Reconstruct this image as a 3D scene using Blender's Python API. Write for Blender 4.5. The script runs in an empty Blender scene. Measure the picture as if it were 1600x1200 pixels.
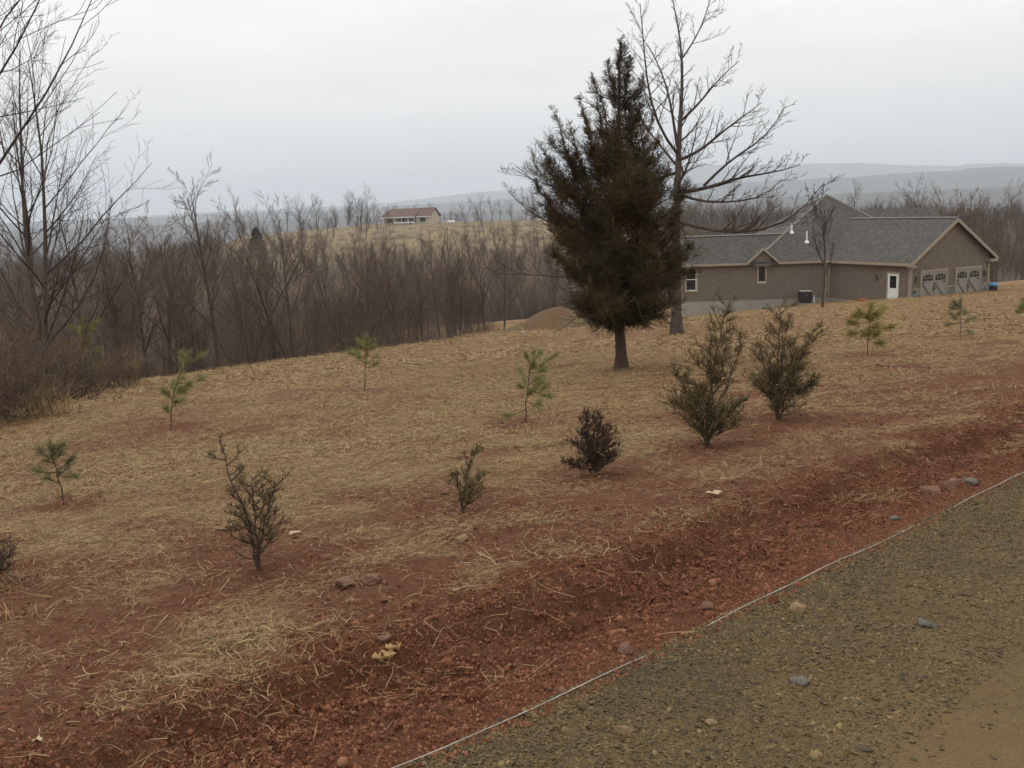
import bpy, math, random
import numpy as np
from mathutils import Matrix, Vector

# ------------------------------------------------------------------ camera, world, sun, exposure
SC = bpy.context.scene
COL = SC.collection
FPX, PITCH, ROLL, ZC = 1500.0, math.radians(10.4), math.radians(2.0), 1.6
cd = bpy.data.cameras.new("camera"); cam = bpy.data.objects.new("camera", cd); COL.objects.link(cam)
cd.sensor_width = 36.0; cd.lens = FPX / 1600 * 36.0; cd.clip_start = 0.05; cd.clip_end = 60000
_F = Vector((0, math.cos(PITCH), -math.sin(PITCH))); _U = Vector((0, math.sin(PITCH), math.cos(PITCH))); _R = Vector((1, 0, 0))
_c, _s = math.cos(ROLL), math.sin(ROLL)
_right = _c * _R - _s * _U; _up = _s * _R + _c * _U
cam.matrix_world = Matrix(((_right.x, _up.x, -_F.x, 0), (_right.y, _up.y, -_F.y, 0), (_right.z, _up.z, -_F.z, ZC), (0, 0, 0, 1)))
SC.camera = cam
SC.view_settings.view_transform = 'Standard'; SC.view_settings.look = 'None'
SC.view_settings.exposure = 0.17; SC.view_settings.gamma = 1.0; SC.view_settings.use_curve_mapping = False
SC.render.engine = 'CYCLES'
cy = SC.cycles
cy.use_adaptive_sampling = True; cy.adaptive_threshold = 0.025
cy.max_bounces = 5; cy.diffuse_bounces = 2; cy.glossy_bounces = 2; cy.transmission_bounces = 2; cy.volume_bounces = 2
cy.transparent_max_bounces = 6; cy.use_denoising = True; cy.caustics_reflective = False; cy.caustics_refractive = False
try: cy.volume_step_rate = 4.0
except Exception: pass

SUN_EL, SUN_AZ = math.radians(48), math.radians(-35)      # azimuth from +Y (view direction) towards +X
W = bpy.data.worlds.new("World"); SC.world = W; W.use_nodes = True
nt = W.node_tree; nt.nodes.clear()
def wn(t, **k):
    n = nt.nodes.new(t)
    for a, b in k.items(): setattr(n, a, b)
    return n
sky = wn('ShaderNodeTexSky', sky_type='NISHITA', sun_disc=False, sun_elevation=SUN_EL, sun_rotation=SUN_AZ)
skyscale = wn('ShaderNodeMix', data_type='RGBA', blend_type='MULTIPLY'); skyscale.inputs[0].default_value = 1.0
skyscale.inputs[7].default_value = (0.10, 0.10, 0.10, 1)
nt.links.new(sky.outputs[0], skyscale.inputs[6])
tc = wn('ShaderNodeTexCoord'); sep = wn('ShaderNodeSeparateXYZ'); nt.links.new(tc.outputs['Generated'], sep.inputs[0])
mp = wn('ShaderNodeMapping'); mp.inputs['Scale'].default_value = (1.2, 1.2, 7.0); nt.links.new(tc.outputs['Generated'], mp.inputs[0])
nz = wn('ShaderNodeTexNoise'); nz.inputs['Scale'].default_value = 2.2; nz.inputs['Detail'].default_value = 5; nz.inputs['Roughness'].default_value = 0.5
nt.links.new(mp.outputs[0], nz.inputs['Vector'])
ramp = wn('ShaderNodeValToRGB'); e = ramp.color_ramp.elements            # overcast sky: darker blue grey low, white higher
e[0].position = 0.0; e[0].color = (0.79, 0.76, 0.73, 1)
e[1].position = 1.0; e[1].color = (1.16, 1.14, 1.09, 1)
for pos, c in ((0.06, (0.79, 0.77, 0.745)), (0.13, (0.845, 0.82, 0.785)), (0.21, (0.895, 0.872, 0.84)), (0.4, (1.0, 0.98, 0.94))):
    q = e.new(pos); q.color = (*c, 1)
nt.links.new(sep.outputs['Z'], ramp.inputs[0])
mr = wn('ShaderNodeMapRange'); mr.inputs[1].default_value = 0.3; mr.inputs[2].default_value = 0.7; mr.inputs[3].default_value = 0.91; mr.inputs[4].default_value = 1.07
nt.links.new(nz.outputs['Fac'], mr.inputs[0])
cl = wn('ShaderNodeVectorMath', operation='SCALE'); nt.links.new(ramp.outputs[0], cl.inputs[0]); nt.links.new(mr.outputs[0], cl.inputs['Scale'])
mx = wn('ShaderNodeMix', data_type='RGBA'); mx.inputs[0].default_value = 0.96
nt.links.new(skyscale.outputs[2], mx.inputs[6]); nt.links.new(cl.outputs[0], mx.inputs[7])
bg = wn('ShaderNodeBackground'); bg.inputs[1].default_value = 1.16; nt.links.new(mx.outputs[2], bg.inputs[0])
out = wn('ShaderNodeOutputWorld'); nt.links.new(bg.outputs[0], out.inputs[0])

sl = bpy.data.lights.new("sun", 'SUN'); so = bpy.data.objects.new("sun", sl); COL.objects.link(so)
sl.energy = 0.8; sl.angle = math.radians(25); sl.color = (1.0, 0.97, 0.92)
sd = Vector((math.sin(SUN_AZ) * math.cos(SUN_EL), math.cos(SUN_AZ) * math.cos(SUN_EL), math.sin(SUN_EL)))
so.rotation_euler = sd.to_track_quat('Z', 'Y').to_euler()

# ------------------------------------------------------------------ helpers
RNG = np.random.default_rng(7)
def ray(u, v):
    x = (u - 800) / FPX; y = -(v - 600) / FPX
    x2 = _c * x + _s * y; y2 = -_s * x + _c * y
    return np.array([x2, math.cos(PITCH) + y2 * math.sin(PITCH), -math.sin(PITCH) + y2 * math.cos(PITCH)])
def at(u, v, Y):
    r = ray(u, v); r = r / r[1] * Y
    return np.array([r[0], Y, ZC + r[2]])
def sstep(a, b, x):
    t = np.clip((x - a) / (b - a), 0, 1); return t * t * (3 - 2 * t)
def _hash(ix, iy, seed):
    h = (ix.astype(np.int64) * 374761393 + iy.astype(np.int64) * 668265263 + seed * 1274126177) & 0xffffffff
    h = ((h ^ (h >> 13)) * 1274126177) & 0xffffffff
    h = ((h ^ (h >> 16)) * 2246822519) & 0xffffffff
    return ((h ^ (h >> 15)) & 0xffffff) / float(0xffffff)
def vnoise(x, y, seed=0):
    ix = np.floor(x); iy = np.floor(y); fx = x - ix; fy = y - iy
    fx = fx * fx * fx * (fx * (fx * 6 - 15) + 10); fy = fy * fy * fy * (fy * (fy * 6 - 15) + 10)
    a = _hash(ix, iy, seed); b = _hash(ix + 1, iy, seed); c = _hash(ix, iy + 1, seed); d = _hash(ix + 1, iy + 1, seed)
    return (a + (b - a) * fx) * (1 - fy) + (c + (d - c) * fx) * fy
def fbm(x, y, octv=4, seed=0, gain=0.5):
    s = 0.0; a = 1.0; tot = 0.0
    for k in range(octv):
        ca, sa = math.cos(k * 1.1), math.sin(k * 1.1); f = 2.03 ** k
        s = s + a * vnoise((x * ca - y * sa) * f + 17.3 * k, (x * sa + y * ca) * f - 9.1 * k, seed + k); tot += a; a *= gain
    return s / tot
def norm(v): return v / np.maximum(np.linalg.norm(v, axis=-1, keepdims=True), 1e-9)

# ------------------------------------------------------------------ materials
MATS = {}
def mat(name, build):
    if name in MATS: return MATS[name]
    m = bpy.data.materials.new(name); m.use_nodes = True; t = m.node_tree
    b = t.nodes['Principled BSDF']; build(t, b); MATS[name] = m; return m
def N(t, ty, **k):
    n = t.nodes.new(ty)
    for a, b in k.items():
        if a.startswith('i_'): n.inputs[a[2:].replace('_', ' ')].default_value = b
        else: setattr(n, a, b)
    return n
def mixrgb(t, fac, a, b, mode='MIX'):
    n = t.nodes.new('ShaderNodeMix'); n.data_type = 'RGBA'; n.blend_type = mode
    for i, v in ((0, fac), (6, a), (7, b)):
        if hasattr(v, 'is_linked') or hasattr(v, 'node'): t.links.new(v, n.inputs[i])
        elif i == 0: n.inputs[0].default_value = v
        else: n.inputs[i].default_value = (*v, 1)
    return n.outputs[2]
def maprange(t, v, a, b, c=0.0, d=1.0):
    n = t.nodes.new('ShaderNodeMapRange'); t.links.new(v, n.inputs[0])
    for i, x in enumerate((a, b, c, d)): n.inputs[i + 1].default_value = x
    return n.outputs[0]
def noise(t, scale, detail=4, rough=0.55, coord='Object', vec=None):
    n = t.nodes.new('ShaderNodeTexNoise'); n.inputs['Scale'].default_value = scale; n.inputs['Detail'].default_value = detail; n.inputs['Roughness'].default_value = rough
    if vec is None:
        c = t.nodes.new('ShaderNodeTexCoord'); vec = c.outputs[coord]
    t.links.new(vec, n.inputs['Vector']); return n.outputs['Fac']
def bump(t, b, h, strength=0.5, dist=0.02):
    n = t.nodes.new('ShaderNodeBump'); n.inputs['Strength'].default_value = strength; n.inputs['Distance'].default_value = dist
    t.links.new(h, n.inputs['Height']); t.links.new(n.outputs[0], b.inputs['Normal'])
def simple(name, c1, c2, scale=8.0, rough=0.8, bstr=0.0, bdist=0.01, spec=0.3, metal=0.0):
    def f(t, b):
        nz_ = noise(t, scale)
        t.links.new(mixrgb(t, maprange(t, nz_, 0.3, 0.7), c1, c2), b.inputs['Base Color'])
        b.inputs['Roughness'].default_value = rough; b.inputs['Specular IOR Level'].default_value = spec; b.inputs['Metallic'].default_value = metal
        if bstr: bump(t, b, noise(t, scale * 4), bstr, bdist)
    return mat(name, f)
def leafmat(name, cols, rough=0.75, spec=0.15, nscale=3.0):
    """colour varies per leaf (random per island) and in soft clumps"""
    def f(t, b):
        g = t.nodes.new('ShaderNodeNewGeometry'); r = t.nodes.new('ShaderNodeValToRGB')
        els = r.color_ramp.elements
        els[0].position = 0; els[0].color = (*cols[0], 1); els[1].position = 1; els[1].color = (*cols[-1], 1)
        for k, c in enumerate(cols[1:-1]):
            q = els.new((k + 1) / (len(cols) - 1)); q.color = (*c, 1)
        m = t.nodes.new('ShaderNodeMath'); m.operation = 'MULTIPLY_ADD'; m.inputs[1].default_value = 0.55
        t.links.new(g.outputs['Random Per Island'], m.inputs[0])
        t.links.new(maprange(t, noise(t, nscale, 3), 0.35, 0.65, 0.0, 0.45), m.inputs[2])
        t.links.new(m.outputs[0], r.inputs[0]); t.links.new(r.outputs[0], b.inputs['Base Color'])
        b.inputs['Roughness'].default_value = rough; b.inputs['Specular IOR Level'].default_value = spec
    return mat(name, f)
def scattermat(name, cols, rough=0.8, spec=0.2):
    """colour varies per scattered piece"""
    def f(t, b):
        g = t.nodes.new('ShaderNodeObjectInfo'); gg = t.nodes.new('ShaderNodeNewGeometry'); r = t.nodes.new('ShaderNodeValToRGB')
        els = r.color_ramp.elements
        els[0].position = 0; els[0].color = (*cols[0], 1); els[1].position = 1; els[1].color = (*cols[-1], 1)
        for k, c in enumerate(cols[1:-1]):
            q = els.new((k + 1) / (len(cols) - 1)); q.color = (*c, 1)
        m = t.nodes.new('ShaderNodeMath'); m.operation = 'ADD'; t.links.new(g.outputs['Random'], m.inputs[0]); t.links.new(gg.outputs['Random Per Island'], m.inputs[1])
        m2 = t.nodes.new('ShaderNodeMath'); m2.operation = 'FRACT'; t.links.new(m.outputs[0], m2.inputs[0])
        t.links.new(m2.outputs[0], r.inputs[0]); t.links.new(r.outputs[0], b.inputs['Base Color'])
        b.inputs['Roughness'].default_value = rough; b.inputs['Specular IOR Level'].default_value = spec
    return mat(name, f)

def chipmat(name, cols, rough, spec):
    m = scattermat(name, cols, rough, spec); t = m.node_tree; b = t.nodes['Principled BSDF']; src = b.inputs['Base Color'].links[0].from_socket
    g = t.nodes.new('ShaderNodeNewGeometry'); pt = noise(t, 1.7, 4, 0.6, vec=g.outputs['Position'])
    t.links.new(mixrgb(t, maprange(t, pt, 0.50, 0.64, 0.0, 0.6), src, (0.058, 0.046, 0.030)), b.inputs['Base Color'])     # damp grey shale patches
    return m
def ground_build(t, b):
    at1 = N(t, 'ShaderNodeAttribute', attribute_name='cover'); sp = N(t, 'ShaderNodeSeparateColor'); t.links.new(at1.outputs['Color'], sp.inputs[0])
    n_big = noise(t, 0.9, 5, 0.6); n_mid = noise(t, 6.0, 5, 0.65); n_fine = noise(t, 45.0, 4, 0.65); n_far = noise(t, 0.06, 6, 0.65)
    soil = mixrgb(t, maprange(t, n_mid, 0.32, 0.68), (0.160, 0.062, 0.033), (0.255, 0.106, 0.056))
    soil = mixrgb(t, maprange(t, n_big, 0.40, 0.72), soil, (0.250, 0.124, 0.070))
    soil = mixrgb(t, maprange(t, n_fine, 0.36, 0.60, 0.45, 0.0), soil, (0.110, 0.040, 0.021))  # low spots of the fine relief: crevice shade put into the soil colour
    n_cr = noise(t, 130.0, 3, 0.6); soil = mixrgb(t, maprange(t, n_cr, 0.40, 0.62, 0.45, 0.0), soil, (0.100, 0.037, 0.020))
    straw = mixrgb(t, maprange(t, n_fine, 0.3, 0.7), (0.185, 0.112, 0.053), (0.340, 0.226, 0.112))
    straw = mixrgb(t, maprange(t, n_big, 0.38, 0.66, 0.0, 0.65), straw, (0.245, 0.115, 0.055))
    straw = mixrgb(t, maprange(t, n_fine, 0.30, 0.48, 0.5, 0.0), straw, (0.085, 0.050, 0.028))
    straw = mixrgb(t, maprange(t, n_mid, 0.5, 0.75, 0.0, 0.35), straw, (0.150, 0.132, 0.068))
    c = mixrgb(t, sp.outputs[0], soil, straw)
    straw_far = mixrgb(t, maprange(t, n_far, 0.35, 0.65), (0.200, 0.150, 0.085), (0.270, 0.208, 0.120))
    gp = t.nodes.new('ShaderNodeNewGeometry'); ln = N(t, 'ShaderNodeVectorMath', operation='LENGTH'); t.links.new(gp.outputs['Position'], ln.inputs[0])
    c = mixrgb(t, maprange(t, ln.outputs['Value'], 110, 170), c, straw_far)     # the pale pasture of the far hill
    litter = mixrgb(t, maprange(t, n_mid, 0.3, 0.7), (0.070, 0.046, 0.032), (0.125, 0.086, 0.058))
    c = mixrgb(t, sp.outputs[1], c, litter)
    farw = mixrgb(t, maprange(t, n_far, 0.35, 0.65), (0.050, 0.045, 0.045), (0.085, 0.072, 0.062))
    c = mixrgb(t, sp.outputs[2], c, farw)
    t.links.new(c, b.inputs['Base Color']); b.inputs['Roughness'].default_value = 0.92; b.inputs['Specular IOR Level'].default_value = 0.15
    a = t.nodes.new('ShaderNodeMath'); a.operation = 'ADD'; t.links.new(n_fine, a.inputs[0]); t.links.new(noise(t, 150.0, 3, 0.6), a.inputs[1])
    bump(t, b, a.outputs[0], 1.0, 0.025)
M_GROUND = mat('soil_and_straw', ground_build)
def road_build(t, b):
    n1 = noise(t, 1.1, 5, 0.6); n2 = noise(t, 28.0, 5, 0.7)
    vo = t.nodes.new('ShaderNodeTexVoronoi'); vo.inputs['Scale'].default_value = 75.0
    c_ = t.nodes.new('ShaderNodeTexCoord'); t.links.new(c_.outputs['Object'], vo.inputs['Vector'])
    c = mixrgb(t, maprange(t, n2, 0.3, 0.7), (0.052, 0.035, 0.014), (0.125, 0.083, 0.033))
    hs = t.nodes.new('ShaderNodeSeparateColor'); t.links.new(vo.outputs['Color'], hs.inputs[0])
    c = mixrgb(t, maprange(t, hs.outputs[0], 0.55, 1.0, 0.0, 0.6), c, (0.145, 0.100, 0.044))
    c = mixrgb(t, maprange(t, hs.outputs[1], 0.7, 1.0, 0.0, 0.55), c, (0.060, 0.060, 0.058))
    c = mixrgb(t, maprange(t, n1, 0.40, 0.66, 0.0, 0.6), c, (0.128, 0.082, 0.040))
    dp = N(t, 'ShaderNodeVectorMath', operation='DOT_PRODUCT'); t.links.new(c_.outputs['Object'], dp.inputs[0]); dp.inputs[1].default_value = (math.sin(math.radians(43.4)), -math.cos(math.radians(43.4)), 0)
    ad = N(t, 'ShaderNodeMath', operation='MULTIPLY_ADD'); t.links.new(n1, ad.inputs[0]); ad.inputs[1].default_value = 1.2; t.links.new(dp.outputs['Value'], ad.inputs[2])
    mud = mixrgb(t, maprange(t, noise(t, 3.0, 5, 0.6), 0.3, 0.7), (0.125, 0.079, 0.033), (0.205, 0.134, 0.060))
    c = mixrgb(t, maprange(t, ad.outputs[0], -1.5, 0.1, 0.0, 0.65), c, mud)     # packed brown fines in the wheel track
    t.links.new(c, b.inputs['Base Color']); b.inputs['Roughness'].default_value = 0.9; b.inputs['Specular IOR Level'].default_value = 0.2
    a = t.nodes.new('ShaderNodeMath'); a.operation = 'SUBTRACT'; t.links.new(n2, a.inputs[0]); t.links.new(vo.outputs['Distance'], a.inputs[1])
    bump(t, b, a.outputs[0], 0.7, 0.012)
M_ROAD = mat('shale_gravel', road_build)
M_BARK = simple('bark_grey_brown', (0.065, 0.050, 0.041), (0.125, 0.102, 0.086), 14, 0.9, 0.6, 0.02, 0.1)
M_TWIG = simple('twig_brown', (0.050, 0.037, 0.032), (0.088, 0.066, 0.056), 5, 0.9, 0, 0, 0.1)
M_WOOD = leafmat('wood_brown_twigs', [(0.078, 0.054, 0.040), (0.140, 0.100, 0.073), (0.215, 0.160, 0.118)], 0.9, 0.1, 0.5)
M_CBARK = simple('cedar_bark', (0.052, 0.034, 0.024), (0.110, 0.078, 0.060), 18, 0.9, 0.7, 0.02, 0.1)
M_CEDAR = leafmat('cedar_foliage', [(0.030, 0.032, 0.015), (0.050, 0.044, 0.020), (0.085, 0.056, 0.025), (0.140, 0.076, 0.034)], nscale=1.3)
M_CEDAR_S = leafmat('young_cedar_foliage', [(0.055, 0.056, 0.026), (0.090, 0.078, 0.036), (0.140, 0.098, 0.046), (0.200, 0.130, 0.060)], nscale=4)
M_CEDAR_R = leafmat('rusty_cedar_foliage', [(0.040, 0.030, 0.020), (0.070, 0.040, 0.026), (0.110, 0.056, 0.036)], nscale=4)
M_PINE = leafmat('pine_needles', [(0.160, 0.170, 0.060), (0.240, 0.240, 0.090), (0.320, 0.290, 0.120)], nscale=4)
M_PINE_Y = leafmat('yellow_pine_needles', [(0.170, 0.170, 0.045), (0.250, 0.225, 0.060), (0.310, 0.260, 0.075)], nscale=4)
M_PINE_D = leafmat('dull_pine_needles', [(0.130, 0.132, 0.065), (0.190, 0.185, 0.090), (0.240, 0.210, 0.110)], nscale=4)
M_STEM = simple('sapling_stem', (0.055, 0.040, 0.030), (0.105, 0.075, 0.055), 20, 0.9, 0, 0, 0.1)
M_STRAW = scattermat('dry_straw', [(0.170, 0.098, 0.043), (0.280, 0.180, 0.082), (0.370, 0.250, 0.118), (0.450, 0.325, 0.170), (0.230, 0.142, 0.066), (0.320, 0.205, 0.090)], 0.7, 0.25)
M_TUFT = scattermat('dead_grass', [(0.190, 0.120, 0.055), (0.310, 0.205, 0.090), (0.380, 0.260, 0.120), (0.260, 0.190, 0.095)], 0.7, 0.25)
M_CLOD = scattermat('red_clod', [(0.115, 0.043, 0.023), (0.170, 0.067, 0.036), (0.220, 0.092, 0.050), (0.250, 0.124, 0.072)], 0.95, 0.1)
M_CHIP = chipmat('shale_chip', [(0.045, 0.031, 0.013), (0.118, 0.079, 0.031), (0.165, 0.110, 0.044), (0.082, 0.056, 0.023), (0.066, 0.053, 0.034), (0.225, 0.152, 0.065), (0.100, 0.068, 0.028), (0.140, 0.092, 0.037), (0.036, 0.029, 0.020)], 0.8, 0.3)
M_ROCKR = simple('red_sandstone', (0.215, 0.105, 0.072), (0.320, 0.180, 0.130), 14, 0.9, 0.7, 0.02, 0.2)
M_ROCKT = simple('tan_sandstone', (0.300, 0.190, 0.100), (0.420, 0.290, 0.175), 14, 0.9, 0.7, 0.02, 0.2)
M_ROCKG = simple('grey_shale', (0.120, 0.105, 0.085), (0.210, 0.188, 0.155), 14, 0.85, 0.6, 0.02, 0.25)

# ------------------------------------------------------------------ mesh helpers
def raw_mesh(name, V, Fq, mats):
    me = bpy.data.meshes.new(name)
    V = np.asarray(V, dtype=np.float32); Fq = np.asarray(Fq, dtype=np.int32)
    k = Fq.shape[1]; nf = len(Fq)
    me.vertices.add(len(V)); me.vertices.foreach_set('co', V.ravel())
    me.loops.add(nf * k); me.loops.foreach_set('vertex_index', Fq.ravel())
    me.polygons.add(nf); me.polygons.foreach_set('loop_start', np.arange(0, nf * k, k, dtype=np.int32))
    try: me.polygons.foreach_set('loop_total', np.full(nf, k, dtype=np.int32))
    except Exception: pass
    for m in (mats if isinstance(mats, (list, tuple)) else [mats]): me.materials.append(m)
    me.update(calc_edges=True); return me
def smooth(me): me.polygons.foreach_set('use_smooth', np.ones(len(me.polygons), dtype=bool)); return me
def link(name, data, parent=None, loc=None):
    o = bpy.data.objects.new(name, data); COL.objects.link(o)
    if parent is not None: o.parent = parent
    if loc is not None: o.location = loc
    return o
def tag(o, label=None, cat=None, group=None, kind=None):
    if label: o['label'] = label
    if cat: o['category'] = cat
    if group: o['group'] = group
    if kind: o['kind'] = kind
    return o
def thing(name, label, cat, loc, group=None):
    o = link(name, None, None, tuple(float(c) for c in loc)); o.empty_display_size = 0.2
    return tag(o, label, cat, group)
def pymesh(name, V, F, m):
    me = bpy.data.meshes.new(name); me.from_pydata([tuple(map(float, v)) for v in V], [], F); me.update()
    for q in (m if isinstance(m, (list, tuple)) else [m]): me.materials.append(q)
    return me
BOXF = [(0, 3, 2, 1), (4, 5, 6, 7), (0, 1, 5, 4), (1, 2, 6, 5), (2, 3, 7, 6), (3, 0, 4, 7)]
class Acc:
    """collects polylines and leaf quads, then makes tubes out of them"""
    def __init__(s): s.pl = []; s.V = []; s.F = []; s.n = 0
    def line(s, pts, rad, sides=4): s.pl.append((np.asarray(pts, float), np.asarray(rad, float), sides))
    def addVF(s, V, F): s.V.append(np.asarray(V, np.float32)); s.F.append(np.asarray(F, np.int32) + s.n); s.n += len(V)
    def flush(s):
        groups = {}
        for p, r, k in s.pl: groups.setdefault((len(p), k), []).append((p, r))
        s.pl = []
        for (n, k), lst in groups.items():
            P = np.array([a for a, _ in lst]); R = np.array([b for _, b in lst])
            T = norm(np.gradient(P, axis=1))
            ref = np.zeros_like(T); ref[..., 2] = 1.0
            par = np.abs(T[..., 2:3]).mean(axis=1, keepdims=True) > 0.85
            ref = np.where(par, np.array([1.0, 0.15, 0.0]), ref)
            A = norm(np.cross(T, ref)); B = np.cross(T, A)
            an = np.arange(k) * 2 * np.pi / k
            ring = P[:, :, None, :] + R[:, :, None, None] * (np.cos(an)[None, None, :, None] * A[:, :, None, :] + np.sin(an)[None, None, :, None] * B[:, :, None, :])
            m = len(lst); V = ring.reshape(-1, 3)
            i = np.arange(m)[:, None, None] * n * k; j = np.arange(n - 1)[None, :, None] * k; q = np.arange(k)[None, None, :]; q2 = (q + 1) % k
            F = np.stack([i + j + q, i + j + q2, i + j + k + q2, i + j + k + q], -1).reshape(-1, 4)
            s.addVF(V, F)
    def diamonds(s, P, D, L, Wd, rng):
        P = np.asarray(P, float).reshape(-1, 3); D = norm(np.asarray(D, float).reshape(-1, 3)); L = np.broadcast_to(L, (len(P),)).astype(float); Wd = np.broadcast_to(Wd, (len(P),)).astype(float)
        S = norm(np.cross(D, rng.normal(size=D.shape)))
        mid = P + D * (L * 0.45)[:, None]
        V = np.stack([P, mid + S * Wd[:, None], P + D * L[:, None], mid - S * Wd[:, None]], 1).reshape(-1, 3)
        F = np.arange(len(P) * 4).reshape(-1, 4); s.addVF(V, F)
    def mesh(s, name, m, sm=True):
        s.flush(); me = raw_mesh(name, np.concatenate(s.V), np.concatenate(s.F), m)
        return smooth(me) if sm else me
def perp(d, rng):
    a = np.cross(d, rng.normal(size=3)); return a / max(np.linalg.norm(a), 1e-9)
def grow(acc, p, d, L, r, lvl, cfg, rng):
    n = cfg['seg'][lvl]; pts = [np.array(p, float)]; d = d / np.linalg.norm(d)
    for i in range(n):
        d = d + rng.normal(size=3) * cfg['wob'][lvl] + np.array([0, 0, cfg['up'][lvl]]); d = d / np.linalg.norm(d)
        pts.append(pts[-1] + d * L / n)
    rad = np.linspace(r, max(r * cfg['tip'][lvl], cfg['rmin']), n + 1)
    (acc[0] if lvl < cfg.get('trunk_levels', 1) else acc[1]).line(pts, rad, cfg['sides'][lvl])
    sprout(acc, np.array(pts), rad, L, lvl + 1, cfg, rng)
def sprout(acc, pts, rad, L, lvl, cfg, rng, start=None, num=None, lenf=None):
    if lvl >= len(cfg['seg']): return
    num = num or cfg['num'][lvl]; start = cfg['start'][lvl] if start is None else start
    m = len(pts) - 1
    for i in range(num):
        f = start + (1 - start) * (i + rng.random()) / num; x = min(f * m, m - 1e-4); k = int(x); fr = x - k
        p = pts[k] * (1 - fr) + pts[k + 1] * fr; t = pts[k + 1] - pts[k]; t = t / max(np.linalg.norm(t), 1e-9)
        a = cfg['ang'][lvl] * rng.uniform(0.7, 1.3); d = t * math.cos(a) + perp(t, rng) * math.sin(a)
        if 'minz' in cfg and d[2] < cfg['minz']: d[2] = abs(d[2]) * 0.5
        l = L * (lenf or cfg['lenf'][lvl]) * (1 - cfg['taper'][lvl] * (f - start) / (1 - start + 1e-6)) * rng.uniform(0.6, 1.25)
        rr = max(min((rad[k] * (1 - fr) + rad[k + 1] * fr) * cfg['rf'][lvl], l * 0.03), cfg['rmin'])
        grow(acc, p, d, l, rr, lvl, cfg, rng)

# ------------------------------------------------------------------ the ground
O2 = np.array([-0.349, 2.638]); ANG = math.radians(43.4)
TX, TY = math.cos(ANG), math.sin(ANG)
B_T, A_S = 0.0415, 0.1025
def st(x, y):
    dx = x - O2[0]; dy = y - O2[1]; return -TY * dx + TX * dy, TX * dx + TY * dy
def edge_s(t): return np.interp(t, [-80, 8, 21, 33, 44, 55, 75, 95, 140, 400], [22, 28, 31, 35.5, 46, 70, 72, 44, 42, 42])
SAPS = []      # filled below; red planting spots
def macro(x, y):
    x = np.asarray(x, float); y = np.asarray(y, float); s, t = st(x, y); r = np.hypot(x, y)
    sp = np.maximum(s, 0); edgew = 0.86 + 0.14 * (vnoise(t * 1.3, t * 0 + 3.3, 5) - 0.5) * 2 + 0.08 * (vnoise(t * 5.3, s * 4, 6) - 0.5) * 2
    near = -A_S * np.minimum(sp, 90) - B_T * np.clip(t + 1.38, -60, 170)
    prof = 0.035 * np.exp(-((s - 0.16) / 0.12) ** 2) - 0.05 * sstep(0.15, 0.55, s) + 0.115 * sstep(edgew - 0.08, edgew + 0.05, s) - 0.05 * sstep(1.0, 3.0, s)
    near = near + prof * np.where(s > -0.5, 1, 0) * (1 - sstep(40, 60, np.abs(t)))
    near = near + (fbm(x * 0.12, y * 0.12, 3, 11) - 0.5) * 0.5 * sstep(2.5, 14, s) * (1 - sstep(40, 70, r) * 0.6)
    near = near - 0.75 * np.exp(-((x - 12.5) / 6.5) ** 2 - ((y - 71) / 6.0) ** 2)
    e_ = s - edge_s(t)
    az = np.degrees(np.arctan2(x, np.maximum(y, 1e-6))); az = np.where(y <= 0, np.sign(x) * 90, az)
    top = np.interp(az, [-90, -40, -25, -17.5, -15, -8, -3, 3, 12, 20, 40, 90], [-12, -13, -12, -9.5, -4.6, -2.3, -2.5, -2.9, -5.5, -7, -8, -8])
    val = -21 + (top + 21) * sstep(120, 285, r)
    val = val + (fbm(x * 0.02, y * 0.02, 3, 21) - 0.5) * 3 * (1 - sstep(200, 260, r) * (1 - sstep(330, 420, r)))
    val = val * (1 - sstep(330, 800, r)) + (-55.0) * sstep(330, 800, r)
    lr = np.log(np.maximum(r, 1.0))
    def ridge(r0, wid, hts):
        h = np.interp(az, hts[0], hts[1]); return h * np.exp(-((lr - math.log(r0)) / wid) ** 2)
    rid = ridge(3000, 0.18, ([-60, -20, -8, 5, 15, 28, 60], [40, 44, 48, 50, 62, 66, 60])) + ridge(5200, 0.13, ([-60, -25, -10, 0, 5, 12, 20, 28, 60], [50, 70, 80, 100, 130, 150, 150, 170, 150])) \
        + ridge(9500, 0.16, ([-60, -30, -22, -15.5, -9, -2, 1.2, 5, 11, 16.5, 20, 23.5, 28, 60], [60, 70, 85, 120, 125, 205, 250, 330, 390, 362, 345, 300, 285, 250]))
    rid = rid * (1 + 0.12 * (fbm(az * 0.9, lr * 2, 3, 31) - 0.5))
    val = val + rid * sstep(900, 2200, r)
    w = sstep(0, 55, e_) * (1 - sstep(55, 75, t) * (1 - sstep(90, 180, r)))
    w = np.maximum(w, sstep(150, 250, r))
    return near * (1 - w) + val * w
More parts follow.
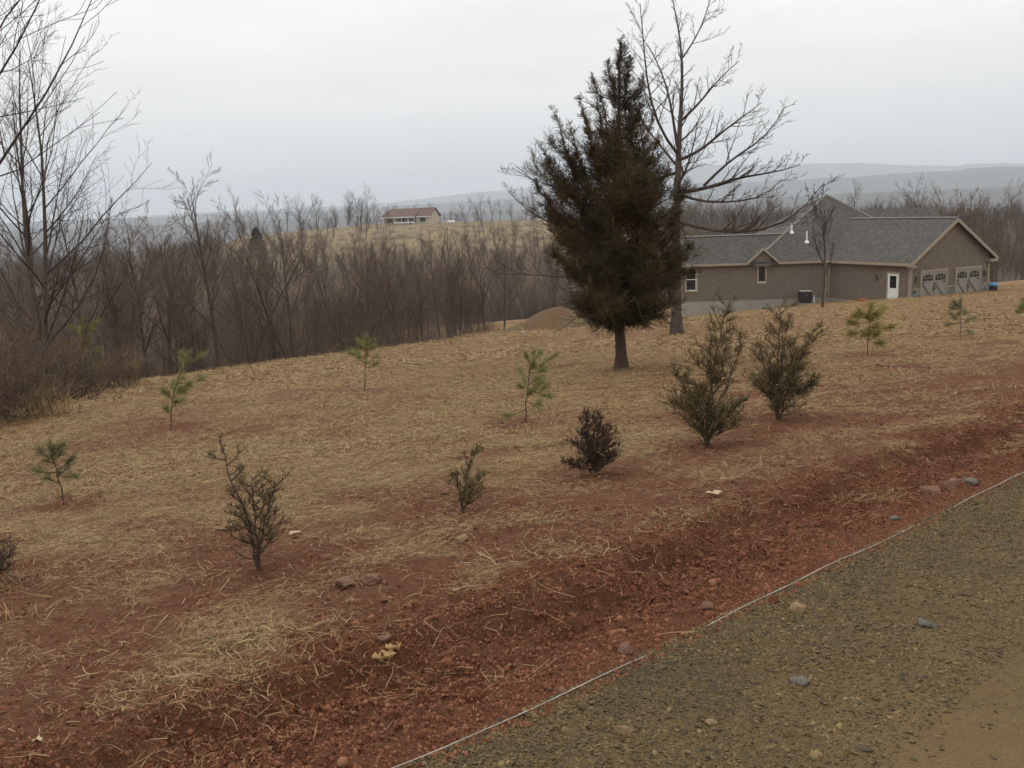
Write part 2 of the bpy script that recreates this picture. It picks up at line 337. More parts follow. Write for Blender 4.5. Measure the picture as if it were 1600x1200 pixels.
def cover(x, y):
    """straw, leaf litter, far wood"""
    s, t = st(x, y); r = np.hypot(x, y)
    n1 = fbm(x * 0.55 + 3, y * 0.55, 4, 41); n2 = fbm(x * 1.7, y * 1.7 + 5, 4, 51); n3 = fbm(x * 5, y * 5, 3, 61)
    q = s + 3.2 * (n1 - 0.5) * 2 + 1.2 * (n2 - 0.5) * 2
    straw = sstep(1.2, 4.6, q) * (0.40 + 0.60 * sstep(0.32, 0.58, n2 + 0.35 * (n3 - 0.5)))
    straw = np.maximum(straw, 0.6 * sstep(0.54, 0.72, n2 + 0.45 * (n3 - 0.5)) * sstep(0.7, 1.3, s))
    straw = straw * (1 - 0.85 * sstep(0.60, 0.68, n1 * 0.6 + n2 * 0.4 + 0.10 * (n3 - 0.5)) * (1 - 0.75 * sstep(9, 20, s)))
    straw = straw * (1 - sstep(7, 10, t) * (1 - sstep(3.5, 6.0, q)) * 0.85)
    for (px, py, rad) in SAPS:
        straw = straw * (1 - 0.95 * np.exp(-(((x - px) / rad) ** 2 + ((y - py) / (rad * 1.3)) ** 2) ** 2 * (0.6 + 0.8 * n3)))
    straw = np.maximum(straw, sstep(90, 160, r) * 0.95)
    e_ = s - edge_s(t); lit = sstep(1.5, 6, e_)
    az = np.degrees(np.arctan2(x, np.maximum(y, 1e-6)))
    grassy = sstep(205, 235, r) * (1 - sstep(330, 370, r)) * sstep(-17, -15, az) * (1 - sstep(7, 12, az))
    lit = lit * (1 - 0.85 * grassy * sstep(0.3, 0.5, n1)); far = sstep(360, 500, r)
    return np.clip(straw, 0, 1), np.clip(lit, 0, 1), far
def detail(x, y):
    s, t = st(x, y); r = np.hypot(x, y); st_, lit, far = cover(x, y)
    nearw = 1 - sstep(9, 26, r)
    d1 = np.abs(fbm(x * 3.3, y * 3.3, 4, 71) - 0.5) * 2; d2 = fbm(x * 11, y * 11, 3, 81) - 0.5; d3 = fbm(x * 32, y * 32, 2, 91) - 0.5
    rut = vnoise(s * 8.0, t * 0.7, 77) - 0.5; strip = np.exp(-((s - 0.45) / 0.42) ** 2)
    soil = (0.050 * (d1 - 0.25) * (1 - 0.6 * strip) + 0.035 * rut * strip + 0.062 * (np.abs(d2) * 2 - 0.2) + 0.034 * d3) * (1 - 0.55 * st_) * sstep(0.0, 0.2, s) * (0.55 + 0.75 * np.exp(-((s - 0.6) / 0.5) ** 2))
    road = (0.006 * d2 + 0.006 * d3 + 0.010 * (fbm(x * 1.2, y * 1.2, 2, 99) - 0.5)) * (1 - sstep(-0.05, 0.1, s))
    return (soil + road) * nearw + 0.05 * (fbm(x * 1.1, y * 1.1, 3, 101) - 0.5) * sstep(2, 6, s) * (1 - sstep(40, 80, r))
def H(x, y): return macro(x, y) + detail(x, y)
def ground(x, y): return float(H(np.array([x]), np.array([y]))[0])
def hit(u, v, f=macro):
    d = ray(u, v); ts = np.geomspace(1.2, 700, 9000); P = d[None] * ts[:, None]
    z = f(P[:, 0], P[:, 1]); k = np.argmax(P[:, 2] + ZC < z)
    x, y = P[k, :2]; return np.array([x, y, ground(x, y)])

# planted saplings: (base px, spot radius)
SAP_PX = dict(A=(100, 788), B=(265, 674), C=(570, 613), D=(820, 661), E=(405, 892), Fb=(722, 800), G=(930, 742), Hh=(1105, 698), I=(1215, 657), J=(1355, 557), K=(1500, 526), Lx=(-12, 915), Mx=(1606, 512))
BASE = {}
for k, (u, v) in SAP_PX.items():
    p = hit(u, v); BASE[k] = p
    SAPS.append((p[0], p[1], 0.34 + 0.018 * p[1]))
for k, (u, v) in SAP_PX.items(): BASE[k] = np.array([BASE[k][0], BASE[k][1], ground(BASE[k][0], BASE[k][1])])

def build_ground():
    r = np.concatenate([[0.35], np.geomspace(0.7, 1.9, 10)[:-1], np.geomspace(1.9, 22, 470)[:-1], np.geomspace(22, 420, 190)[:-1], np.geomspace(420, 20000, 110)])
    a_in = np.linspace(-38, 38, 640); a_out = np.concatenate([np.linspace(-180, -38, 46)[:-1], a_in, np.linspace(38, 180, 46)[1:-1]])
    az = np.radians(a_out); n, m = len(r), len(az)
    X = r[:, None] * np.sin(az)[None]; Y = r[:, None] * np.cos(az)[None]
    Z = H(X.ravel(), Y.ravel()); V = np.stack([X.ravel(), Y.ravel(), Z], 1)
    i = np.arange(n - 1)[:, None] * m; j = np.arange(m)[None]; j2 = (j + 1) % m
    F = np.stack([i + j, i + m + j, i + m + j2, i + j2], -1).reshape(-1, 4)[:, ::-1]
    c = V[F].mean(axis=1); s, t = st(c[:, 0], c[:, 1])
    wob = 0.06 * (fbm(c[:, 0] * 3, c[:, 1] * 3, 3, 111) - 0.5) * 2
    road = (s < wob - 0.02) & (s > -6.2) & (np.abs(t) < 300)
    s1, l1, f1 = cover(V[:, 0], V[:, 1]); colr = np.stack([s1, l1, f1, np.ones_like(s1)], 1).astype(np.float32)
    for name, msk, m_ in (('ground', ~road, M_GROUND), ('gravel_road', road, M_ROAD)):
        Fs = F[msk]; idx, inv = np.unique(Fs, return_inverse=True)
        me = raw_mesh(name, V[idx], inv.reshape(-1, 4), m_)
        ca = me.color_attributes.new('cover', 'FLOAT_COLOR', 'POINT'); ca.data.foreach_set('color', colr[idx].ravel())
        smooth(me); o = link(name, me); tag(o, kind='structure')
    # the disc right under the camera's feet
    k = m; V0 = np.vstack([V[:m], [[0, 0, ground(0, 0)]]]); Fc = [(j_, (j_ + 1) % m, m) for j_ in range(m)]
    o = link('gravel_road', pymesh('gravel_road', V0, Fc, M_ROAD)); tag(o, kind='structure')
build_ground()

# ------------------------------------------------------------------ scattered stuff (geometry nodes)
def scatter(name, P, rot, scl, idx, variants, label=None):
    coll = bpy.data.collections.new(name + '_pieces')
    for k, me in enumerate(variants):
        coll.objects.link(bpy.data.objects.new('%s_piece_%02d' % (name, k), me))
    me = bpy.data.meshes.new(name); me.vertices.add(len(P)); me.vertices.foreach_set('co', np.asarray(P, np.float32).ravel())
    for an, ty, ar in (('rot', 'FLOAT_VECTOR', rot), ('scl', 'FLOAT_VECTOR', scl), ('pick', 'INT', idx)):
        a = me.attributes.new(an, ty, 'POINT')
        if ty == 'INT': a.data.foreach_set('value', np.asarray(ar, np.int32))
        else: a.data.foreach_set('vector', np.asarray(ar, np.float32).ravel())
    o = link(name, me); tag(o, label, None, None, 'stuff')
    g = bpy.data.node_groups.new(name, 'GeometryNodeTree')
    g.interface.new_socket('Geometry', in_out='INPUT', socket_type='NodeSocketGeometry'); g.interface.new_socket('Geometry', in_out='OUTPUT', socket_type='NodeSocketGeometry')
    gi = g.nodes.new('NodeGroupInput'); go = g.nodes.new('NodeGroupOutput'); ip = g.nodes.new('GeometryNodeInstanceOnPoints')
    ci = g.nodes.new('GeometryNodeCollectionInfo'); ci.inputs['Collection'].default_value = coll; ci.inputs['Separate Children'].default_value = True; ci.inputs['Reset Children'].default_value = True
    g.links.new(gi.outputs[0], ip.inputs['Points']); g.links.new(ci.outputs[0], ip.inputs['Instance']); ip.inputs['Pick Instance'].default_value = True
    for an, ty, dst in (('pick', 'INT', 'Instance Index'), ('scl', 'FLOAT_VECTOR', 'Scale'), ('rot', 'FLOAT_VECTOR', 'Rotation')):
        na = g.nodes.new('GeometryNodeInputNamedAttribute'); na.data_type = ty; na.inputs['Name'].default_value = an
        src = [q for q in na.outputs if q.enabled and q.name == 'Attribute'][0]
        if dst == 'Rotation':
            er = g.nodes.new('FunctionNodeEulerToRotation'); g.links.new(src, er.inputs[0]); src = er.outputs[0]
        g.links.new(src, ip.inputs[dst])
    g.links.new(ip.outputs[0], go.inputs[0])
    md = o.modifiers.new('scatter', 'NODES'); md.node_group = g
    return o
def straw_mesh(seed, n, rad, L, wd, lift, m, up=0.0):
    rng = np.random.default_rng(seed); a0 = rng.uniform(0, 6.28)
    V = []; F = []
    for i in range(n):
        p = np.append(rng.normal(size=2) * rad * 0.5, rng.uniform(0.0, lift)); an = a0 + rng.normal() * 0.9 if up == 0 else rng.uniform(0, 6.28)
        l = L * rng.uniform(0.4, 1.3); el = rng.normal() * 0.13 + (0.06 if up == 0 else up * rng.uniform(0.4, 1.3)); w = wd * rng.uniform(0.6, 1.4)
        d = np.array([math.cos(an) * math.cos(el), math.sin(an) * math.cos(el), math.sin(el)]); sd_ = np.array([-math.sin(an), math.cos(an), rng.normal() * 0.4]) * w
        q = p + d * l * 0.5 + np.array([0, 0, l * 0.02]); d2 = d + rng.normal(size=3) * np.array([0.35, 0.35, 0.12]) - np.array([0, 0, 0.25 if up else 0.05]); q2 = q + d2 / np.linalg.norm(d2) * l * 0.5
        b = len(V); V += [p - sd_, p + sd_, q - sd_ * 0.9, q + sd_ * 0.9, q2 - sd_ * 0.25, q2 + sd_ * 0.25]; F += [(b, b + 1, b + 3, b + 2), (b + 2, b + 3, b + 5, b + 4)]
    return raw_mesh('straw', V, F, m)
def lump_mesh(seed, m, flat=0.6, rough=0.3, sub=1):
    rng = np.random.default_rng(seed)
    ph = (1 + 5 ** 0.5) / 2
    V = norm(np.array([(-1, ph, 0), (1, ph, 0), (-1, -ph, 0), (1, -ph, 0), (0, -1, ph), (0, 1, ph), (0, -1, -ph), (0, 1, -ph), (ph, 0, -1), (ph, 0, 1), (-ph, 0, -1), (-ph, 0, 1)], float))
    F = [(0, 11, 5), (0, 5, 1), (0, 1, 7), (0, 7, 10), (0, 10, 11), (1, 5, 9), (5, 11, 4), (11, 10, 2), (10, 7, 6), (7, 1, 8), (3, 9, 4), (3, 4, 2), (3, 2, 6), (3, 6, 8), (3, 8, 9), (4, 9, 5), (2, 4, 11), (6, 2, 10), (8, 6, 7), (9, 8, 1)]
    for _ in range(sub):
        V = list(V); cache = {}; F2 = []
        def midp(a, b):
            k = (min(a, b), max(a, b))
            if k not in cache: q = (V[a] + V[b]); V.append(q / np.linalg.norm(q)); cache[k] = len(V) - 1
            return cache[k]
        for a, b, c in F:
            x, y, z = midp(a, b), midp(b, c), midp(c, a); F2 += [(a, x, z), (b, y, x), (c, z, y), (x, y, z)]
        F = F2; V = np.array(V)
    # a few random cutting planes make facets
    for _ in range(7):
        n_ = norm(rng.normal(size=3)); h = rng.uniform(0.45, 0.85); dd = V @ n_ - h; V = V - np.maximum(dd, 0)[:, None] * n_
    V = V * (1 + rng.normal(size=(len(V), 1)) * rough * 0.25); V = V * np.array([1.0, rng.uniform(0.6, 1.0), flat])
    return raw_mesh('lump', V, F, m)
def sample(n, rmin, rmax, amax=40.0, pw=2.0):
    u = RNG.random(n); r = (rmin ** pw + u * (rmax ** pw - rmin ** pw)) ** (1 / pw); a = np.radians(RNG.uniform(-amax, amax, n))
    return r * np.sin(a), r * np.cos(a)
def onground(x, y, dz=0.0): return np.stack([x, y, H(x, y) + dz], 1)
def slope_rot(x, y, n):
    h = 0.15; gx = (macro(x + h, y) - macro(x - h, y)) / (2 * h); gy = (macro(x, y + h) - macro(x, y - h)) / (2 * h)
    return np.stack([np.arctan(gy) + RNG.normal(size=n) * 0.05, -np.arctan(gx) + RNG.normal(size=n) * 0.05, np.zeros(n)], 1)
def spin(rot, rng=RNG): # slope tilt kept approximately, random heading
    n = len(rot); th = rng.uniform(0, 6.28, n); c, s = np.cos(th), np.sin(th)
    rx = rot[:, 0] * c + rot[:, 1] * s; ry = -rot[:, 0] * s + rot[:, 1] * c
    return np.stack([rx, ry, th], 1)

near_v = [straw_mesh(100 + k, 105, 0.26, 0.065 if k % 3 else 0.12, 0.0010, 0.014, M_STRAW) for k in range(9)]
loose_v = [straw_mesh(110 + k, 11, 0.5, 0.05 if k % 3 else 0.11, 0.0009, 0.006, M_STRAW) for k in range(9)]
mid_v = [straw_mesh(120 + k, 70, 0.40, 0.11, 0.0017, 0.016, M_STRAW) for k in range(6)] + [straw_mesh(130 + k, 30, 0.25, 0.10, 0.002, 0.01, M_TUFT, 0.45) for k in range(2)]
far_v = [straw_mesh(140 + k, 70, 0.8, 0.17, 0.0045, 0.03, M_STRAW) for k in range(4)] + [straw_mesh(150 + k, 50, 0.6, 0.13, 0.004, 0.02, M_TUFT, 0.35) for k in range(3)]
def lay_straw(name, n, r0, r1, variants, dens=1.0, sc=(0.7, 1.3), pw=2.0, floor=0.03):
    x, y = sample(n, r0, r1, pw=pw); s, t = st(x, y); cv, lit, far = cover(x, y)
    keep = (RNG.random(n) < cv * dens + floor * (s > 0.3)) & (s > 0.12) & (lit < 0.6); x, y = x[keep], y[keep]; m = len(x)
    sc_ = RNG.uniform(sc[0], sc[1], m); scatter(name, onground(x, y, 0.002), spin(slope_rot(x, y, m)), np.stack([sc_] * 3, 1), RNG.integers(0, len(variants), m), variants)
lay_straw('straw_litter', 5200, 1.9, 9.5, near_v, 0.75, (0.6, 1.2), 1.8, 0.05)
lay_straw('straw_litter', 8000, 1.9, 11, loose_v, 0.3, (0.6, 1.3), 1.8, 0.35)
lay_straw('straw_litter', 16000, 9.0, 24, mid_v, 0.85)
lay_straw('dry_grass', 26000, 23, 95, far_v, 0.9, (0.8, 1.5), 1.6)
tuft_v = [straw_mesh(160 + k, 46, 0.10, 0.17, 0.0013, 0.01, M_TUFT, 0.7) for k in range(5)]
x, y = sample(420, 2.3, 14); s, t = st(x, y); cl_ = fbm(x * 0.8, y * 0.8, 2, 131); keep = (s > 0.9) & (cl_ > 0.56); x, y = x[keep], y[keep]; m = len(x)
scatter('dead_grass_tufts', onground(x, y), spin(np.zeros((m, 3))), np.stack([RNG.uniform(0.5, 1.1, m)] * 3, 1), RNG.integers(0, 5, m), tuft_v)
clod_v = [lump_mesh(200 + k, M_CLOD, 0.75, 0.5) for k in range(6)]
x, y = sample(170000, 1.9, 12, pw=1.3); s, t = st(x, y); cv, _, _ = cover(x, y)
keep = (s > -0.06) & (RNG.random(len(x)) < (1 - cv) * (0.25 + 0.75 * np.exp(-((s - 0.5) / 0.6) ** 2))) ; x, y = x[keep], y[keep]; m = len(x)
sz = 0.0025 + 0.0115 * RNG.random(m) ** 3 + 0.025 * (RNG.random(m) > 0.99) * RNG.random(m)
scatter('soil_clods', onground(x, y, 0.0), RNG.uniform(0, 6.28, (m, 3)), np.stack([sz] * 3, 1), RNG.integers(0, 6, m), clod_v)
chip_v = [lump_mesh(220 + k, M_CHIP, 0.32, 0.5, 0 if k < 5 else 1) for k in range(9)]
x, y = sample(200000, 1.9, 13, pw=1.4); s, t = st(x, y); pat = fbm(x * 1.3, y * 1.3, 3, 141)
keep = (s < 0.02) & (s > -6) & (RNG.random(len(x)) < np.clip(1.2 - 1.6 * np.maximum(-s - 0.35, 0) + 2.2 * (pat - 0.5), 0.04, 1)); x, y = x[keep], y[keep]; m = len(x)
sz = 0.0032 + 0.010 * RNG.random(m) ** 3 + 0.020 * (RNG.random(m) > 0.992) * RNG.random(m)
scatter('shale_gravel', onground(x, y, 0.001), np.stack([RNG.normal(size=m) * 0.3, RNG.normal(size=m) * 0.3, RNG.uniform(0, 6.28, m)], 1), np.stack([sz * RNG.uniform(0.8, 1.7, m), sz, sz], 1), RNG.integers(0, 9, m), chip_v)

def st_xy(s, t): return O2[0] + TX * t - TY * s, O2[1] + TY * t + TX * s
n_ = 60000; t = -1.4 + 11 * RNG.random(n_) ** 1.6; s = RNG.uniform(-0.04, 1.05, n_) + RNG.normal(size=n_) * 0.05; x, y = st_xy(s, t); keep = (s > -0.05) & (RNG.random(n_) < 0.45 + 0.55 * sstep(0.42, 0.58, fbm(x * 2.5, y * 2.5, 3, 191))); x, y = x[keep], y[keep]; m = len(x)
sz = 0.003 + 0.008 * RNG.random(m) ** 2; scatter('soil_crumbs', onground(x, y, 0.0), RNG.uniform(0, 6.28, (m, 3)), np.stack([sz] * 3, 1), RNG.integers(0, 6, m), clod_v)
n_ = 110000; t = -1.4 + 12 * RNG.random(n_) ** 1.6; s = -1.0 * RNG.random(n_) ** 1.4 + 0.02; x, y = st_xy(s, t); m = len(x)
sz = 0.0024 + 0.0055 * RNG.random(m) ** 2 + 0.008 * RNG.random(m) ** 9; scatter('shale_gravel', onground(x, y, 0.0005), np.stack([RNG.normal(size=m) * 0.35, RNG.normal(size=m) * 0.35, RNG.uniform(0, 6.28, m)], 1), np.stack([sz * RNG.uniform(0.8, 1.6, m), sz, sz], 1), RNG.integers(0, 9, m), chip_v)
# ------------------------------------------------------------------ the near house
def shingle_mat(name, dx, dy, c1, c2, cm, w, h, bstr, bdist):
    def f(t, b):
        g = t.nodes.new('ShaderNodeNewGeometry'); sx = t.nodes.new('ShaderNodeSeparateXYZ'); t.links.new(g.outputs['Position'], sx.inputs[0])
        dt = N(t, 'ShaderNodeVectorMath', operation='DOT_PRODUCT'); t.links.new(g.outputs['Position'], dt.inputs[0]); dt.inputs[1].default_value = (dx, dy, 0)
        cb = t.nodes.new('ShaderNodeCombineXYZ'); t.links.new(dt.outputs['Value'], cb.inputs[0]); t.links.new(sx.outputs[2], cb.inputs[1])
        br = t.nodes.new('ShaderNodeTexBrick'); t.links.new(cb.outputs[0], br.inputs['Vector'])
        br.inputs['Scale'].default_value = 1.0; br.inputs['Brick Width'].default_value = w; br.inputs['Row Height'].default_value = h; br.inputs['Mortar Size'].default_value = h * 0.06
        br.inputs['Color1'].default_value = (*c1, 1); br.inputs['Color2'].default_value = (*c2, 1); br.inputs['Mortar'].default_value = (*cm, 1)
        t.links.new(mixrgb(t, maprange(t, noise(t, 1.3, 4), 0.3, 0.7, 0, 0.35), br.outputs[0], tuple(q * 0.75 for q in c1)), b.inputs['Base Color'])
        b.inputs['Roughness'].default_value = 0.85; b.inputs['Specular IOR Level'].default_value = 0.2
        inv = N(t, 'ShaderNodeMath', operation='SUBTRACT'); inv.inputs[0].default_value = 1.0; t.links.new(br.outputs['Fac'], inv.inputs[1]); bump(t, b, inv.outputs[0], bstr, bdist)
    return mat(name, f)
TAUPE = ((0.180, 0.148, 0.117), (0.216, 0.178, 0.142), (0.098, 0.080, 0.064))
GA = math.radians(27.6); UF = np.array([math.cos(GA), math.sin(GA)]); US = np.array([-math.sin(GA), math.cos(GA)])
MA = math.radians(-3.1); MF = np.array([math.cos(MA), math.sin(MA)]); MS = np.array([-math.sin(MA), math.cos(MA)])
M_SIDM = shingle_mat('shingle_siding_main', *MF, *TAUPE, 0.28, 0.18, 0.6, 0.02)
M_SIDF = shingle_mat('shingle_siding_garage_front', *UF, *TAUPE, 0.28, 0.18, 0.6, 0.02)
M_SIDS = shingle_mat('shingle_siding_garage_side', *US, *TAUPE, 0.28, 0.18, 0.6, 0.02)
ROOFC = ((0.064, 0.058, 0.052), (0.118, 0.107, 0.096), (0.056, 0.051, 0.047))
M_ROOFM = shingle_mat('roof_shingle_main', *MF, *ROOFC, 0.17, 0.075, 0.5, 0.02)
M_ROOFG = shingle_mat('roof_shingle_garage', *US, *ROOFC, 0.17, 0.075, 0.5, 0.02)
M_TRIM = simple('tan_trim', (0.290, 0.240, 0.175), (0.335, 0.280, 0.210), 3, 0.6, 0, 0, 0.3)
M_FOUND = simple('poured_concrete', (0.270, 0.240, 0.205), (0.350, 0.320, 0.280), 1.2, 0.9, 0.2, 0.02, 0.2)
M_WHITE = simple('white_paint', (0.70, 0.71, 0.70), (0.78, 0.78, 0.77), 3, 0.5, 0, 0, 0.4)
M_GLASS = simple('dark_glass', (0.012, 0.014, 0.016), (0.022, 0.025, 0.028), 2, 0.06, 0, 0, 0.6)
M_GDOOR = simple('garage_door_clay', (0.250, 0.232, 0.205), (0.285, 0.265, 0.235), 3, 0.7, 0, 0, 0.3)
M_GBRACE = simple('garage_door_brace', (0.130, 0.110, 0.090), (0.155, 0.132, 0.108), 3, 0.7, 0, 0, 0.3)
M_BLACK = simple('black_metal', (0.012, 0.012, 0.014), (0.03, 0.03, 0.033), 20, 0.5, 0, 0, 0.4)
M_GREYM = simple('grey_metal', (0.30, 0.30, 0.30), (0.42, 0.42, 0.41), 10, 0.5, 0, 0, 0.5)
M_STONE = scattermat('ledge_stone', [(0.13, 0.135, 0.14), (0.22, 0.225, 0.225), (0.30, 0.29, 0.27), (0.17, 0.155, 0.135), (0.25, 0.26, 0.27)], 0.9, 0.2)
M_MORTAR = simple('mortar', (0.10, 0.095, 0.09), (0.15, 0.14, 0.13), 10, 0.95)
EAVE = -3.07; FLOOR = -5.93
EC = np.array([27.67, 66.0]); EI = np.array([24.18, 72.4])
GW = 9.07; OH = 0.40                                   # eave to eave, overhang
HO = np.array([20.0, 72.0, FLOOR])
house = thing('house', 'taupe shingled house with grey roof and two garage doors at the field edge', 'house', HO)
def fr(o2, ux, uy): return (np.asarray(o2, float), np.asarray(ux, float), np.asarray(uy, float))
FG = fr(EC, UF, US)                                     # garage frame, origin at the near eave corner
FM = fr(EI - MF * 11.2, MF, MS)                         # main frame, origin at the left eave end
def tow(f, p):
    p = np.asarray(p, float); xy = f[0] + np.outer(p[..., 0].ravel(), f[1]) + np.outer(p[..., 1].ravel(), f[2])
    return np.column_stack([xy, p[..., 2].ravel()])
def hpart(name, f, V, F, m, parent=house, org=HO):
    return link(name, pymesh(name, tow(f, np.array(V, float)) - org, F, m), parent)
def boxv(x0, x1, y0, y1, z0, z1): return [(x0, y0, z0), (x1, y0, z0), (x1, y1, z0), (x0, y1, z0), (x0, y0, z1), (x1, y0, z1), (x1, y1, z1), (x0, y1, z1)]
def hbox(name, f, x0, x1, y0, y1, z0, z1, m, parent=house): return hpart(name, f, boxv(x0, x1, y0, y1, z0, z1), BOXF, m, parent)
def roofprism(name, f, x0, x1, xr, y0, y1, ze, zr, th, m):
    """gable roof slab: eaves at x0 and x1, ridge at xr, running along y"""
    sec = [(x0, ze), (xr, zr), (x1, ze), (x1, ze - th), (xr, zr - th), (x0, ze - th)]
    V = [(a, y0, b) for a, b in sec] + [(a, y1, b) for a, b in sec]
    F = [(0, 1, 7, 6), (1, 2, 8, 7), (2, 3, 9, 8), (3, 4, 10, 9), (4, 5, 11, 10), (5, 0, 6, 11), (0, 5, 4, 1), (1, 4, 3, 2), (6, 7, 10, 11), (7, 8, 9, 10)]
    return hpart(name, f, V, F, m)
# garage: walls
wl, wr, wf, wb = OH, GW - OH, OH, 14.0
pit = (2.93) / (GW / 2)
hb = EAVE + pit * OH - 0.16
V = [(wl, wf, FLOOR - 1.2), (wr, wf, FLOOR - 1.2), (wr, wf, hb), (GW / 2, wf, EAVE + 2.93 - 0.19), (wl, wf, hb)]
hpart('gable_wall', FG, V + [(a, b + 0.2, c) for a, b, c in V], [(0, 1, 2, 3, 4), (9, 8, 7, 6, 5), (0, 5, 6, 1), (1, 6, 7, 2), (2, 7, 8, 3), (3, 8, 9, 4), (4, 9, 5, 0)], M_SIDF)
hbox('side_wall', FG, wl + 0.004, wl + 0.2, wf + 0.2, wb, FLOOR - 0.05, hb, M_SIDS)
hbox('side_wall', FG, wr - 0.2, wr - 0.004, wf + 0.2, wb, FLOOR - 0.8, hb, M_SIDS)
hbox('foundation', FG, wl + 0.03, wl + 0.22, wf + 0.21, wb, FLOOR - 1.5, FLOOR - 0.051, M_FOUND)
gr = roofprism('garage_roof', FG, 0, GW, GW / 2, 0.02, 15.0, EAVE, EAVE + 2.93, 0.16, M_ROOFG)
# rake boards, eave fascia, soffit returns
def rake(xa, za, xb, zb, y0=-0.015, y1=0.05, h=0.26):
    V = [(xa, y0, za), (xb, y0, zb), (xb, y0, zb - h), (xa, y0, za - h), (xa, y1, za), (xb, y1, zb), (xb, y1, zb - h), (xa, y1, za - h)]
    return hpart('rake_board', FG, V, BOXF, M_TRIM)
rake(-0.02, EAVE - 0.02, GW / 2, EAVE + 2.905); rake(GW / 2 + 0.003, EAVE + 2.905, GW + 0.02, EAVE - 0.02)
hbox('fascia', FG, -0.06, -0.005, 0.0, 7.3, EAVE - 0.24, EAVE - 0.03, M_TRIM)
hbox('soffit', FG, 0.0, wl, 0.055, 7.3, EAVE - 0.22, EAVE - 0.165, M_TRIM)
hbox('cornice_return', FG, 0.0, 0.55, -0.01, wf - 0.005, EAVE - 0.36, EAVE - 0.225, M_TRIM)
hbox('cornice_return', FG, GW - 0.75, GW, -0.01, wf - 0.005, EAVE - 0.36, EAVE - 0.17, M_TRIM)
hbox('corner_board', FG, wl - 0.03, wl + 0.14, wf - 0.035, wf - 0.003, FLOOR - 0.1, EAVE - 0.36, M_TRIM)
hbox('corner_board', FG, wl - 0.035, wl - 0.003, wf - 0.002, wf + 0.15, FLOOR - 0.1, EAVE - 0.225, M_TRIM)
hbox('corner_board', FG, wr - 0.14, wr + 0.03, wf - 0.035, wf - 0.003, FLOOR + 0.9, EAVE - 0.36, M_TRIM)
# garage doors
def gdoor(x0, x1, z0, zt):
    y = wf; Wd = x1 - x0
    d = hbox('garage_door', FG, x0, x1, y + 0.010 - 0.07, y - 0.005, z0, zt, M_GDOOR)
    for a, b in ((x0 - 0.14, x0), (x1, x1 + 0.14)): hbox('door_trim', FG, a, b, y - 0.10, y - 0.003, z0, zt + 0.003, M_TRIM, d)
    hbox('door_trim', FG, x0 - 0.14, x1 + 0.14, y - 0.105, y - 0.003, zt + 0.004, zt + 0.16, M_TRIM, d)
    yf = y - 0.062
    for h in range(2):
        a = x0 + 0.10 + h * (Wd / 2); b = a + Wd / 2 - 0.20
        nx = 4; pw = (b - a) / nx
        for i in range(nx):
            for j in range(2):
                arch = 0.0 if j == 0 else 0.10 * (abs((i - 1.5) if h == 0 else (i - 1.5)) / 1.5) ** 2
                za = zt - 0.62 + j * 0.25; zb = za + 0.215 - arch
                hbox('pane', FG, a + i * pw + 0.025, a + (i + 1) * pw - 0.025, yf - 0.008, yf - 0.001, za, zb, M_GLASS, d)
        # one slanting brace on each leaf, from the hinge side at the top down
        xa, xb = x0 + 0.06 + h * (Wd / 2), x0 + Wd / 2 - 0.06 + h * (Wd / 2); zu, zl = zt - 0.85, z0 + 0.15; w = 0.07
        Vb = [(xa, yf - 0.03, zu), (xb, yf - 0.03, zl), (xb, yf - 0.03, zl + 2 * w), (xa, yf - 0.03, zu + 2 * w)]
        hpart('brace', FG, Vb + [(p, q + 0.029, r) for p, q, r in Vb], BOXF, M_GBRACE, d)
        for zz in (zt - 0.76, z0 + 0.10):
            xs = (x0 + 0.04, x0 + 0.42) if h == 0 else (x1 - 0.42, x1 - 0.04)
            hbox('strap_hinge', FG, xs[0], xs[1], yf - 0.04, yf - 0.031, zz, zz + 0.05, M_BLACK, d)
        xs = x0 + Wd / 2 + (-0.10 if h == 0 else 0.06)
        hbox('handle', FG, xs, xs + 0.04, yf - 0.055, yf - 0.031, z0 + 0.85, z0 + 1.15, M_BLACK, d)
    hbox('centre_rail', FG, x0 + Wd / 2 - 0.02, x0 + Wd / 2 + 0.02, yf - 0.02, yf - 0.001, z0 + 0.02, zt - 0.66, M_GBRACE, d)
gz = FLOOR - 0.06
gdoor(wl + 1.05, wl + 3.60, gz, gz + 2.16); gdoor(wl + 4.65, wl + 7.20, gz - 0.10, gz + 2.14)
hbox('concrete_apron', FG, wl + 0.7, wr, wf - 1.2, wf - 0.06, FLOOR - 0.9, gz - 0.115, M_FOUND)
